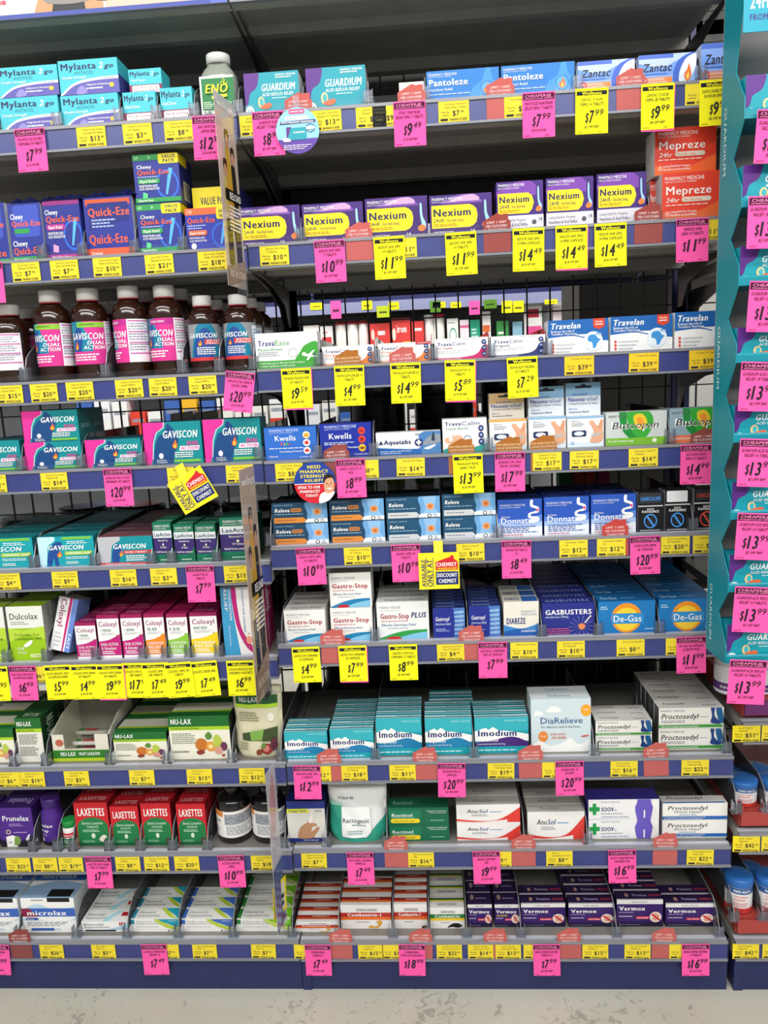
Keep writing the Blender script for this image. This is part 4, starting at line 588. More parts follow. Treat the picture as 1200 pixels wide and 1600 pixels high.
def carton(k, row, xl, xr, yt, deep=1, stack=1, yf=.018, z=None, d=None, desc=None, rz=None, nm=None):
    """front face spans columns xl..xr on its shelf and reaches up to image row yt (read on the front plane)"""
    z0 = ZS[row] if z is None else z
    X0, X1 = xat(xl, yf, z0), xat(xr, yf, z0); w = (X1 - X0) - .0018; xc = (X0 + X1) / 2
    H = onY((xl + xr) / 2, yt, yf).z - z0; h = H / stack
    D_ = D[k]; d = d or D_['d']; me = box_mesh(k, w, h - .0004, d); _COLN[0] += 1
    for j in range(stack):
        for q in range(deep):
            o = inst(nm or D_['name'], me, (xc + random.uniform(-.0003, .0003) * (q > 0), yf + q * (d + .0018), z0 + j * h + .0004), rz if rz is not None else math.radians(random.uniform(-.25, .25)))
            tag(o, None, D_['cat'], (desc or D_['desc']) + ' group'); o['group'] = (desc or D_['desc']).split(',')[0] + ' packs'
            REG.append([o, desc or D_['desc'], row, xc, _COLN[0], j, stack, q, deep])
    return z0 + H
def wrapper(r, z0, w):
    def f(u, v, l): a = (u - w / 2) / r; return ((r + l) * math.sin(a), -(r + l) * math.cos(a), z0 + v)
    return f
# ------------------------------------------------------------------ products, middle bay
c = carton
c('guardium24', 'R1', 384, 470, 112); c('guardium24', 'R1', 480, 574, 104, yf=.022)
c('plain_white', 'R1', 624, 664, 128)
c('pantoleze', 'R1', 667, 781, 108); c('pantoleze', 'R1', 783, 899, 99)
c('zantac12', 'R1', 902, 992, 94); c('zantac12', 'R1', 997, 1088, 84); c('zantac24', 'R1', 1094, 1180, 66)
for a, b, y in ((377, 472, 322), (474, 570, 317), (572, 670, 308), (672, 770, 303)): c('nexium', 'R2', a, b, y)
for a, b, y in ((776, 850, 283), (853, 928, 277), (932, 1010, 270)): c('nexium_tall', 'R2', a, b, y)
c('mepreze', 'R2', 1014, 1030, 283, yf=.06, d=.05); zt = c('mepreze', 'R2', 1033, 1128, 268); c('mepreze', 'R2', 1022, 1119, 198, z=zt, yf=.035)
c('travaease', 'R3', 401, 499, 519); c('trava_ginger', 'R3', 504, 586, 540); c('trava_value', 'R3', 591, 674, 535); c('trava_ho', 'R3', 679, 764, 528); c('trava_orig', 'R3', 767, 853, 524)
c('travelan', 'R3', 856, 951, 499); c('travelan', 'R3', 953, 1051, 493); c('travelan', 'R3', 1053, 1150, 486)
c('kwells_kids', 'R4', 415, 497, 667); c('kwells', 'R4', 501, 582, 661); c('aquatabs', 'R4', 588, 690, 675); c('trava_bands', 'R4', 692, 762, 654)
zt = c('nausea_child', 'R4', 765, 824, 655); c('nausea_child_lid', 'R4', 764, 820, 614, z=zt, yf=.034)
zt = c('nausea', 'R4', 826, 885, 651); c('nausea_lid', 'R4', 825, 882, 604, z=zt, yf=.034)
zt = c('nausea', 'R4', 886, 944, 650); c('nausea_lid', 'R4', 884, 939, 598, z=zt, yf=.034)
c('buscopan', 'R4', 946, 1042, 643); c('buscopan_forte', 'R4', 1045, 1140, 637)
c('releva_forte', 'R5', 428, 515, 785, stack=2, deep=2); c('releva_forte', 'R5', 517, 603, 780, stack=2, deep=2); c('releva', 'R5', 605, 690, 776, stack=2, deep=2); c('releva', 'R5', 692, 776, 771, stack=2, deep=2)
c('donnatab', 'R5', 778, 848, 780, deep=4); c('donnatab', 'R5', 850, 921, 776, deep=3); c('donnatab', 'R5', 923, 994, 772, deep=3)
c('charcocaps', 'R5', 996, 1036, 769); c('charco_blank', 'R5', 1038, 1078, 766); c('charco_red', 'R5', 1083, 1124, 763)
c('gastro', 'R6', 446, 511, 953, deep=4); zt = c('gastro', 'R6', 518, 584, 949, deep=1); c('gastro', 'R6', 516, 582, 895, z=zt, deep=2)
c('gastro_plus', 'R6', 590, 672, 940, deep=4)
c('gastrosyl', 'R6', 677, 728, 950, deep=7); c('gastrosyl', 'R6', 733, 783, 947, deep=7); c('diareze', 'R6', 787, 843, 940, deep=3)
c('gasbusters', 'R6', 847, 930, 942, deep=9); c('degas', 'R6', 934, 1024, 939, deep=7); c('degas', 'R6', 1028, 1118, 936, deep=7)
c('imodium_zapid', 'R7', 446, 514, 1143, deep=3); c('imodium_zapid', 'R7', 517, 586, 1139, deep=7); c('imodium', 'R7', 589, 661, 1122, deep=5, yf=.028); c('imodium', 'R7', 665, 739, 1122, deep=4, yf=.028); c('imodium', 'R7', 672, 741, 1098, deep=2, yf=.125, d=.035, desc='turquoise diarrhoea capsule box set behind'); c('imodium_adv', 'R7', 742, 827, 1121, deep=4, yf=.03)
c('diarelieve', 'R7', 830, 924, 1092, deep=2, yf=.03); c('proctosedyl_s', 'R7', 930, 1019, 1126, stack=2, deep=3, yf=.03); c('proctosedyl', 'R7', 1028, 1130, 1106, stack=2, deep=6, yf=.03)
c('finger_stall', 'R8', 451, 511, 1252, yf=.03)
c('rectinol', 'R8', 608, 703, 1262, stack=2, deep=1, yf=.03); c('anusol', 'R8', 714, 814, 1257, stack=2, deep=4, yf=.03); c('anusol_supp', 'R8', 824, 914, 1268, deep=5, yf=.03)
c('soov', 'R8', 919, 1030, 1249, stack=2, deep=1, yf=.03); c('procto_wh', 'R8', 1034, 1136, 1255, stack=2, deep=1, yf=.03)
c('combantrin_s', 'R9', 463, 530, 1440, deep=5, yf=.03); c('combantrin', 'R9', 533, 613, 1414, deep=3, yf=.04); c('combantrin_choc', 'R9', 616, 669, 1413, deep=5, yf=.04); c('combantrin_green', 'R9', 672, 727, 1418, deep=4, yf=.04)
c('vermox_liquid', 'R9', 731, 770, 1413, deep=4, yf=.045); c('vermox_banana', 'R9', 773, 812, 1413, deep=4, yf=.045)
for a, b, n in ((814, 884, 2), (888, 960, 6), (963, 1036, 7), (1039, 1117, 2)): c('vermox', 'R9', a, b, 1412 if a != 963 else 1406, deep=n, yf=.045)
# --- left bay
zt = c('mylanta', 'L1', 3, 96, 151); c('mylanta', 'L1', 0, 94, 103, z=zt); zt = c('mylanta', 'L1', 99, 189, 147); c('mylanta', 'L1', 95, 188, 92, z=zt)
c('mylanta', 'L1', -98, 0, 158)
zt = c('mylanta_fast', 'L1', 195, 247, 143); c('mylanta_fast', 'L1', 203, 255, 107, z=zt, yf=.03); c('mylanta_fast', 'L1', 253, 304, 136, deep=2, yf=.02)
c('quick_tray', 'L2', -60, 18, 318, yf=.03); c('quick_tray', 'L2', 21, 73, 316); c('quick_berry', 'L2', 75, 133, 312); c('quick_original', 'L2', 138, 214, 306)
zt = c('quick_stack', 'L2', 219, 289, 318); c('quick_stack', 'L2', 213, 285, 240, z=zt)
zt = c('quick_orange', 'L2', 293, 362, 324); c('quick_value', 'L2', 302, 364, 292, z=zt, yf=.06); c('quick_side', 'L2', 366, 380, 289, yf=.05, d=.12)
c('gaviscon', 'L4', -45, 36, 689, deep=3); zt = c('gaviscon', 'L4', 42, 131, 690, deep=2); c('gaviscon', 'L4', 38, 126, 641, z=zt, deep=2); c('gaviscon', 'L4', 136, 224, 686, deep=2)
c('gaviscon', 'L4', 228, 319, 659, desc='larger teal and pink antacid box'); c('gaviscon', 'L4', 321, 411, 654, desc='larger teal and pink antacid box')
c('gum', 'L5', -40, 56, 841, deep=6); c('gum', 'L5', 63, 151, 838, deep=7); c('gav_extra', 'L5', 156, 242, 838, deep=7); c('laxactive', 'L5', 243, 273, 816, deep=2); c('laxactive', 'L5', 275, 307, 819, deep=2); c('laxactive', 'L5', 308, 341, 819, deep=2); c('laxactive_big', 'L5', 347, 402, 808, deep=1)
c('dulcolax', 'L6', -42, 16, 949, deep=2); c('dulcolax', 'L6', 19, 76, 947, deep=3)
c('coloxyl_senna', 'L6', 122, 155, 973, deep=4); c('coloxyl_senna', 'L6', 157, 192, 961, deep=5); c('coloxyl_senna', 'L6', 194, 228, 960, deep=5); c('coloxyl_50', 'L6', 230, 262, 959, deep=5); c('coloxyl_120', 'L6', 265, 298, 959, deep=5); c('coloxyl_infant', 'L6', 301, 344, 957, deep=5)
c('macrogol', 'L6', 352, 418, 917, yf=.02, rz=math.radians(2))
c('nulax_fruit', 'L7', -40, 27, 1140, yf=.03, deep=3, desc='small cream and green fruit laxative box'); c('nulax_tall', 'L7', 31, 72, 1122, yf=.03, deep=3, d=.08); c('nulax_fruit', 'L7', 180, 264, 1145, yf=.03, deep=3); c('nulax_fruit', 'L7', 268, 363, 1119, yf=.03, deep=3, desc='largest cream and green fruit laxative box')
c('prunelax', 'L8', -70, -3, 1264, yf=.03); c('prunelax', 'L8', 2, 57, 1262, yf=.03, deep=2)
c('laxettes_tab', 'L8', 122, 175, 1254, yf=.03, deep=4); c('laxettes_choc', 'L8', 177, 222, 1260, yf=.03, deep=5); c('laxettes_choc', 'L8', 225, 272, 1255, yf=.03, deep=4); c('laxettes_choc', 'L8', 280, 326, 1256, yf=.03, deep=3)
c('microlax', 'L9', -48, 34, 1404, yf=.03, deep=3); zt = c('microlax', 'L9', 38, 122, 1403, yf=.03); c('microlax', 'L9', 72, 140, 1366, yf=.14, deep=2, desc='white enema box behind the front one')
c('bisacodyl', 'L9', 128, 201, 1440, yf=.03, deep=3); c('glycerol_infant', 'L9', 206, 281, 1436, yf=.03, deep=3); c('glycerol_child', 'L9', 285, 365, 1436, yf=.03, deep=3); c('glycerol_adult', 'L9', 371, 456, 1436, yf=.03, deep=5)
# tilted stool softener box leaning on its side
k = 'coloxyl_tilt'; m = MB(); w_, h_, d_ = .045, .115, .05
m.box(0, w_, 0, d_, 0, h_, mat('#dcdad8'), mf=mat('#ecebe9'), msd=mat('#6a8ac8'))
prints(m, (0, 0, 0), (1, 0, 0), (0, 0, 1), w_, h_, [P('#c02a78', (58, 0), (66, 0), (72, 100), (58, 100), (56, 60)), R('#6a8ad0', 74, 0, 100, 100), ('V', '#8e1e62', 'Coloxyl', 16, 45, 46, 96), ('V', WH, 'FAST', 80, 6, 94, 34), G(LG, 8, 6, 50, 36, 4)])
X_ = xat(80, .03, ZS['L6']); o = m.build('tablet_box', None, (X_, .03, ZS['L6'] + .002)); o.rotation_euler = (math.radians(-12), math.radians(11), math.radians(-8))
bpy.context.view_layer.update(); o.location.z += ZS['L6'] + .003 - min((o.matrix_world @ v.co).z for v in o.data.vertices)
tag(o, 'white and pink laxative box leaning between lime boxes and magenta boxes, left bay', 'medicine box')

# ------------------------------------------------------------------ bottles
AMBER = mat('#2b130a', 'gloss'); CAPW = mat('#dedcd8', 'plastic'); BLK = mat('#0d0a0b', 'gloss')
def gav_label(kind, side):
    if kind == 'extra': base = [R('#8f9399', 0, 0, 100, 100), S('#1480a0', (14, 0), (16, 50), (22, 80), (30, 100), (50, 100), (62, 70), (66, 30), (66, 0)), S('#1d4c94', (18, 0), (22, 60), (40, 90), (54, 60), (50, 0)), R('#d3353c', 0, 0, 70, 9), R('#d3353c', 38, 44, 70, 58), T(WH, 'EXTRA', 42, 52, 68, 57, 'ki'), T(WH, 'STRENGTH', 40, 45, 69, 50, 'ki'), T(WH, 'GAVISCON', 8, 62, 62, 76, 'ki'), flame(30, 48, 4, 8), G(WH, 24, 16, 66, 38, 4), R('#dfe2e8', 72, 0, 100, 92), G('#6a9ac8', 74, 10, 98, 84, 9)]
    else:
        t = '#8cc63e' if kind == 'mint' else '#b8268a'
        base = [R('#d8348f', 0, 0, 100, 100), S('#1480a0', (0, 0), (0, 100), (26, 100), (30, 80), (38, 60), (40, 30), (32, 0)), S('#1d4c94', (4, 0), (8, 60), (20, 90), (26, 70), (22, 30), (16, 0)), R('#d8348f', 0, 0, 60, 30), R(t, 18, 86, 60, 98), T('#2a4a1a' if kind == 'mint' else WH, 'PEPPERMINT' if kind == 'mint' else 'MIXED BERRY', 22, 90, 46, 95, 'b'), T(WH, 'GAVISCON', 4, 58, 58, 74, 'ki'), flame(14, 44, 4, 10), T(WH, 'DUAL', 32, 46, 58, 55, 'ki'), T(WH, 'ACTION', 26, 35, 58, 44, 'ki'), G(WH, 8, 8, 56, 26, 3), R('#eceaf0', 60, 0, 100, 100), [G('#8a8a9a', 62, 74 - 24 * i, 98, 92 - 24 * i, 3) for i in range(3)], [R('#c86aa8', 62, 94 - 25 * i, 98, 97 - 25 * i) for i in range(4)]]
    return base
_BM = {}
def brown_bottle(row, px, ytop, kind, r, turn, yf, q, desc, col):
    z0 = ZS[row]; X = xat(px, .02, z0); H = onY(px, ytop, .02).z - z0
    key = (kind, round(H, 3)) if q == 0 else ('back', round(r, 3))
    if key not in _BM:
        if q: H = H
        g = MB(); g.lathe([(r * .94, 0), (r, .004), (r, H * .66), (r * .985, H * .72), (r * .9, H * .775), (r * .7, H * .82), (r * .52, H * .845), (r * .46, H * .86), (r * .46, H * .9)], AMBER, 36)
        cp = MB(); rc = r * .6; n = 48
        cp.lathe([(rc, H * .87), (rc, H * .985), (rc * .94, H)], CAPW, 40)
        for i in range(n):
            a = 2 * math.pi * i / n; ca, sa = math.cos(a), math.sin(a); x, y = rc * ca, rc * sa
            cp.face([(x - sa * .0006, y + ca * .0006, H * .875), (x + sa * .0006, y - ca * .0006, H * .875), (x * 1.012 + sa * .0006, y * 1.012 - ca * .0006, H * .98), (x * 1.012 - sa * .0006, y * 1.012 + ca * .0006, H * .98)], CAPW)
        rg = MB(); rg.lathe([(rc * .97, H * .855), (rc * 1.0, H * .86), (rc * 1.0, H * .872), (rc * .97, H * .875)], mat('#a83a44', 'plastic'), 32)
        lb = MB(); lh = H * .47; lz = H * .16; lw = r * 3.6
        prints(lb, (0, 0, 0), (1, 0, 0), (0, 0, 1), lw, lh, gav_label(kind, 0), wrap=wrapper(r + .0002, lz, lw), lift=.00008)
        _BM[key] = (g.mesh('glass_body'), cp.mesh('screw_cap'), rg.mesh('seal_ring'), lb.mesh('label'))
    ms = _BM[key]; t = empty('medicine_bottle', (X, yf + r, z0 + .0004), None, 'medicine bottle', 'brown antacid bottles'); t.rotation_euler.z = math.radians(turn)
    inst('glass_body', ms[0], (0, 0, 0), 0, t); inst('screw_cap', ms[1], (0, 0, 0), 0, t); inst('seal_ring', ms[2], (0, 0, 0), 0, t); inst('label', ms[3], (0, 0, 0), 0, t)
    REG.append([t, desc, row, X, col, 0, 1, q, 3])
for i, (px, yt, kind, turn) in enumerate(((12, 474, 'back', -48), (80, 451, 'mint', 24), (139, 448, 'mint', 44), (203, 444, 'berry', -14), (259, 443, 'berry', 20), (318, 460, 'extra', 38), (374, 458, 'extra', 14))):
    r = .0358 if kind != 'extra' else .0312
    k2 = {'back': 'berry', 'mint': 'mint', 'berry': 'berry', 'extra': 'extra'}[kind]
    desc = {'back': 'brown bottle turned to its white back label', 'mint': 'large brown bottle with pink label and green flash', 'berry': 'large brown bottle with pink and magenta label', 'extra': 'smaller brown bottle with blue and grey label'}[kind]
    for q in range(3): brown_bottle('L3', px, yt, k2, r if kind != 'berry' else .0342, turn if q == 0 else random.uniform(-40, 40), .02 + q * .088, q, desc, 9000 + i)

# antacid powder bottles (clear squarish)
def eno(px, yf, yt, q):
    z0 = ZS['L1']; X = xat(px, yf, z0); H = onY(px, yt, .02).z - z0; r = .034
    t = empty('powder_bottle', (X, yf + r, z0 + .0004), None, 'medicine bottle', 'clear powder bottles')
    sq = (1, .8, 3.2)
    g = MB(); g.lathe([(r * .93, 0), (r, .005), (r, H * .6), (r * .96, H * .68), (r * .8, H * .76), (r * .62, H * .82), (r * .58, H * .84), (r * .58, H * .88)], mat('#8f968c', 'gloss'), 40, sq=sq); g.build('bottle_body', t)
    cp = MB(); cp.lathe([(r * .64, H * .86), (r * .66, H * .95), (r * .64, H), (r * .5, H * 1.005)], mat('#d5d6d2', 'plastic'), 36); cp.build('screw_cap', t)
    lb = MB(); w = r * 1.86; lh = H * .56
    prints(lb, (-w / 2, -r * .8 - .0006, H * .07), (1, 0, 0), (0, 0, 1), w, lh, [R('#e8e8e2', 0, 0, 100, 100), R('#1c7a40', 5, 8, 100, 94), [E('#c8d83a', 72 + 9 * math.cos(i * 2.4) * (i % 7) / 5, 82 + 6 * math.sin(i * 2.4) * (i % 7) / 4, 1.6, 1.4) for i in range(26)], T('#f2e02a', 'ENO', 16, 54, 84, 78, 'ki'), P('#f2e02a', (34, 38), (80, 42), (80, 50), (36, 46)), T('#1c5a30', 'LEMON', 44, 41, 70, 45, 'bi'), E('#f0c82a', 62, 24, 6, 5), G('#cfe6c8', 10, 12, 40, 32, 4), R(WH, 8, -2, 34, 8), bars('#333', 9, -1, 33, 7, 12), T(WH, '200 g', 74, 24, 92, 30, 'b')]); lb.build('label', t)
    REG.append([t, 'clear powder bottle with green label and white cap', 'L1', X, 9100, 0, 1, q, 2])
eno(341, .012, 79, 0); eno(352, .07, 92, 1)

# dark liquid laxative bottles, purple syrup bottle, small white tablet bottle
def simple_bottle(nm, row, px, yt, yf, r, prof, body, label, lz, lh, desc, cap=None, turn=0, cat='medicine bottle', lw=None):
    z0 = ZS[row]; X = xat(px, yf, z0); H = onY(px, yt, yf).z - z0
    t = empty(nm, (X, yf + r, z0 + .0004), None, cat); t.rotation_euler.z = math.radians(turn); t['group'] = desc + ' items'
    g = MB(); g.lathe([(r * a, H * b) for a, b in prof], body, 36); g.build('bottle_body', t)
    if cap: cp = MB(); cp.lathe([(r * a, H * b) for a, b in cap[1]], cap[0], 36); cp.build('screw_cap', t)
    if label:
        lb = MB(); w = lw or r * 4.2; prints(lb, (0, 0, 0), (1, 0, 0), (0, 0, 1), w, H * lh, label, wrap=wrapper(r + .0003, H * lz, w), lift=.0001); lb.build('label', t)
    _COLN[0] += 1; REG.append([t, desc, row, X, _COLN[0], 0, 1, 0, 1]); return t
ACT = [R('#eceae6', 0, 0, 100, 100), R('#d8853a', 0, 78, 50, 100), T('#2a2c34', 'Actilax', 6, 56, 46, 72), G('#c87a6a', 8, 46, 44, 52, 1), G(GY, 8, 12, 44, 40, 4), R('#9aa0a8', 52, 50, 98, 90), G('#5a6068', 54, 54, 96, 88, 5), G(GY, 54, 10, 96, 46, 6)]
PRF = [(.9, 0), (1, .03), (1, .78), (.95, .86), (.8, .92), (.5, .965), (.42, .975), (.42, 1)]
CPB = (BLK, [(.5, .965), (.5, 1.12), (.46, 1.14)])
for px, tn in ((362, -22), (418, -42)): simple_bottle('syrup_bottle', 'L8', px, 1248, .028, .0385, PRF, BLK, ACT, .15, .56, 'dark syrup bottle with white and orange label', CPB, tn)
simple_bottle('syrup_bottle', 'L8', 79, 1262, .03, .024, [(.9, 0), (1, .03), (1, .7), (.92, .8), (.8, .9), (.78, 1)], mat('#4a2484', 'plastic'), [R('#4a2484', 0, 0, 100, 100), T(WH, 'Prunelax', 8, 70, 60, 82, 'b'), T(WH, 'Syrup', 20, 52, 50, 64, 'b'), W('#1c1626', [(0, 26), (40, 14), (70, 24), (100, 34)]), E('#ded6e4', 28, 20, 10, 8), G('#a890d0', 14, 34, 56, 46, 2)], .02, .66, 'purple prune syrup bottle', (mat('#3d1e6e', 'plastic'), [(.8, .92), (.86, .94), (.84, 1.14), (.7, 1.16)]))
simple_bottle('tablet_bottle', 'L8', 108, 1292, .025, .016, [(.94, 0), (1, .03), (1, .8), (.9, .9), (.7, .95), (.7, 1)], mat('#e6e4e0', 'plastic'), [R('#2a7a50', 0, 0, 100, 50), P('#c8202c', (20, 54), (80, 62), (80, 92), (20, 86)), T(WH, 'LAXETTES', 28, 64, 72, 78, 'k'), G('#cfe0d0', 22, 14, 70, 40, 3)], .08, .66, 'small white tablet bottle with green cap', (mat('#1c8a3c', 'plastic'), [(.92, .9), (1, .92), (1, 1.16), (.9, 1.2)]))
# blue-lidded jars, right bay
JL = [R('#eceae8', 0, 0, 100, 100), R('#2a5a9a', 0, 74, 100, 96), T(WH, 'INNER HEALTH', 35, 80, 66, 90, 'k'), T('#d84a3a', 'CHILDREN', 36, 60, 60, 68, 'b'), T('#d84a3a', 'SHAKER', 36, 48, 56, 56, 'b'), G('#c87a70', 35, 24, 64, 42, 4), R('#c83a32', 0, 0, 100, 20), T(WH, '90', 26, 5, 36, 15, 'b')]
for row, px, yf, yt in (('E1', 1168, .03, 1231), ('E1', 1216, .03, 1231), ('E1', 1146, .12, 1216), ('E1', 1190, .12, 1211), ('E2', 1161, .03, 1386), ('E2', 1209, .03, 1386), ('E2', 1137, .13, 1373), ('E2', 1179, .13, 1369)):
    z_ = ZS[row] + .039; ZS['tmp'] = z_
    t = simple_bottle('supplement_jar', 'tmp', px, yt, yf, .0275, [(.93, 0), (1, .04), (1, .95), (.96, 1)], mat('#e9e7e4', 'plastic'), JL, .04, .9, 'white supplement jar with blue lid', (mat('#2d6cb8', 'plastic'), [(1.04, .92), (1.07, .94), (1.07, 1.14), (1.0, 1.19), (.5, 1.2)]), random.uniform(-12, 12), 'jar')
    REG[-1][2] = row; REG[-1][1] = 'white supplement jar with blue lid' + (' at tray front' if yf < .05 else ' behind others')
    t['group'] = 'blue lidded supplement jars'

# ------------------------------------------------------------------ pouches, sachet tray
def pouch(row, px0, px1, yt, yf, base, layers, label, depth=.05, film=None, top_film=.0):
    z0 = ZS[row]; X0, X1 = xat(px0, yf, z0), xat(px1, yf, z0); w = X1 - X0; h = onY((px0 + px1) / 2, yt, yf).z - z0
    t = empty('medicine_pouch', ((X0 + X1) / 2, yf + depth / 2, z0 + .0004), label, 'pouch')
    nu, nv = 16, 20
    def surf(u, v, s):           # u,v 0..1, s -1 front / +1 back
        th = depth / 2 * (1 - v) ** .55 * (1 - abs(2 * u - 1) ** 2.6) ** .6 + .0008
        wid = w * (1 + .02 * math.sin(v * 9)) * (1 if v > .12 else .9 + .1 * v / .12)
        return ((u - .5) * wid, s * (th + .0012 * math.sin(u * 17 + v * 11)), v * h + .004 * math.sin(u * 3.1) * (v > .9))
    b = MB(); vs = []; fs = []
    for s in (-1, 1):
        n0 = len(vs)
        for j in range(nv + 1):
            for i in range(nu + 1): vs.append(surf(i / nu, j / nv, s))
        for j in range(nv):
            for i in range(nu):
                a = n0 + j * (nu + 1) + i; q = (a, a + 1, a + nu + 2, a + nu + 1); fs.append(q if s < 0 else q[::-1])
    N1 = (nu + 1) * (nv + 1)
    for j in range(nv):
        for e in (0, nu):
            a = j * (nu + 1) + e; fs.append((a, a + nu + 1, N1 + a + nu + 1, N1 + a) if e == 0 else (a, N1 + a, N1 + a + nu + 1, a + nu + 1))
    for i in range(nu): fs.append((i + 1, i, N1 + i, N1 + i + 1)); a = nv * (nu + 1) + i; fs.append((a, a + 1, N1 + a + 1, N1 + a))
    b.raw(vs, fs, mat(base, 'film'), True); b.build('pouch_body', t)
    pr = MB()
    def wrap(u, v, l):
        p = surf(min(1, max(0, u / w)), min(1, max(0, v / h)), -1); return (p[0], p[1] - l - .0012, p[2])
    prints(pr, (0, 0, 0), (1, 0, 0), (0, 0, 1), w, h, subdiv_v(layers), wrap=wrap, lift=.0002, kind='film'); pr.build('printed_front', t)
    zp = MB()
    for i in range(nu):
        A, B_ = surf(i / nu, .9, -1), surf((i + 1) / nu, .9, -1); C_, D_ = surf((i + 1) / nu, .915, -1), surf(i / nu, .915, -1)
        zp.face([(p[0], p[1] - .0012, p[2]) for p in (A, B_, C_, D_)], mat('#b9b8ac', 'film'))
    zp.build('zip_seal', t)
    return t
def subdiv_v(layers):
    out = []
    for l in flat(layers):
        if l[0] == 'P':
            vs = [p[1] for p in l[2]]; lo, hi = min(vs), max(vs); n = max(1, int((hi - lo) / 5))
            for i in range(n):
                a, b = lo + (hi - lo) * i / n, lo + (hi - lo) * (i + 1) / n
                sw = [(v, u) for u, v in l[2]]; q = clip(clip(sw, a, 1), b, -1)
                if len(q) > 2: out.append(('P', l[1], [(u, v) for v, u in q]))
        else: out.append(l)
    return out
pouch('L7', 368, 443, 1078, .03, '#d6d0b0', [R('#1e5a28', 6, 76, 92, 88), T(WH, 'NU-LAX', 14, 79, 52, 86, 'k'), R('#a9cf2c', 6, 71, 92, 76), G('#8a8a6a', 12, 52, 60, 66, 4), E('#e8e6d8', 78, 58, 8, 6), P('#3a4a2a', (18, 36), (92, 44), (88, 24), (18, 26)), P('#7aa84a', (34, 38), (64, 42), (58, 26), (36, 26)), G('#8a8a6a', 12, 12, 30, 24, 3), E('#8a2a2a', 68, 14, 12, 8), E('#c87a6a', 66, 15, 7, 5), E('#5a2a3a', 82, 20, 7, 9), E('#7a3a1a', 52, 10, 6, 4), S('#5a8a3a', (56, 18), (62, 24), (66, 18), (60, 15))], 'cream and green fruit pieces pouch standing at shelf end, left bay')
pouch('R8', 516, 606, 1228, .03, '#e4e8e6', [W('#2f9a82', [(0, 62), (30, 56), (34, 20), (60, 10), (80, 26), (100, 44)], 0), W('#8fd0bc', [(0, 70), (24, 64)], 62, 0, 24), P('#eceeec', (22, 8), (22, 60), (72, 60), (72, 18), (64, 8)), T('#2a3a4a', 'Rectogesic', 24, 34, 70, 42), G('#8fa0a0', 40, 28, 70, 32, 1), G('#9ab0b0', 32, 14, 66, 22, 2), T('#5a6a6a', 'care', 18, 74, 44, 80, 'b')], 'white and green cleansing wipes pouch with clear top, middle bay')
# open sachet tray
z0 = ZS['L7']; X0, X1 = xat(84, .03, z0), xat(174, .03, z0); w = X1 - X0
t = empty('sachet_tray', ((X0 + X1) / 2, .03, z0 + .0004), 'open cream tray of foil fruit bars with raised lid, left bay', 'display tray')
m = MB(); cb = mat('#dcd9c8'); gi = mat('#8f8b80')
m.box(-w / 2, w / 2, 0, .14, 0, .003, cb); m.box(-w / 2, w / 2, 0, .002, 0, .028, cb); m.box(-w / 2, -w / 2 + .028, 0, .002, .028, .062, cb); m.box(w / 2 - .032, w / 2, 0, .002, .028, .062, cb)
m.prism([(0, 0), (.14, 0), (.14, .1), (.06, .085), (0, .062)], 'x', -w / 2, -w / 2 + .002, cb); m.prism([(0, 0), (.14, 0), (.14, .1), (.06, .085), (0, .062)], 'x', w / 2 - .002, w / 2, cb); m.box(-w / 2, w / 2, .138, .14, 0, .1, gi)
prints(m, (-w / 2, 0, 0), (1, 0, 0), (0, 0, 1), w, .062, [R('#2f7a24', 0, 12, 100, 42), R('#b8d02c', 0, 0, 100, 12), T(WH, 'NU-LAX', 14, 20, 40, 36, 'k'), T(WH, 'FRUIT LAXATIVE', 46, 22, 82, 34, 'k'), E('#b8604a', 14, 70, 7, 13)]); m.build('tray', t)
l = MB(); l.prism([(.138, .1), (.24, .16), (.24, .162), (.137, .102)], 'x', -w / 2, w / 2, cb); l.build('lid', t)
for i in range(5):
    s = MB(); n = 12; L_ = w * .62; yy = .02 + .02 * (i % 3); zz = .012 + .016 * (i // 2)
    vs = [(-L_ / 2 + L_ * a / n + .006, .011 * math.cos(b * 1.047) * (1 if 0 < a < n else .15 + .0), .006 * math.sin(b * 1.047) * (.2 if a in (0, n) else 1)) for a in range(n + 1) for b in range(6)]
    s.raw(vs, [(a * 6 + b, a * 6 + (b + 1) % 6, (a + 1) * 6 + (b + 1) % 6, (a + 1) * 6 + b) for a in range(n) for b in range(6)], mat('#b4b2ac' if i % 2 else '#a8a49a', 'gloss'), True)
    prints(s, (-L_ / 2 + .012, -.008, .0062), (1, 0, 0), (0, 1, 0), L_ * .8, .014, [R('#b03a34', 30, 20, 70, 80), R('#2f7a24', 4, 20, 24, 80)])
    o = s.build('foil_fruit_bar', None, ((X0 + X1) / 2, .03 + yy + .012, z0 + zz)); tag(o, 'silver foil fruit bar %s in the open cream tray' % ['lying lowest at the front', 'lying lowest behind the front bar', 'in the middle layer at front', 'in the middle layer behind', 'on top of the pile'][i], 'foil bar', 'foil bars in the open tray')
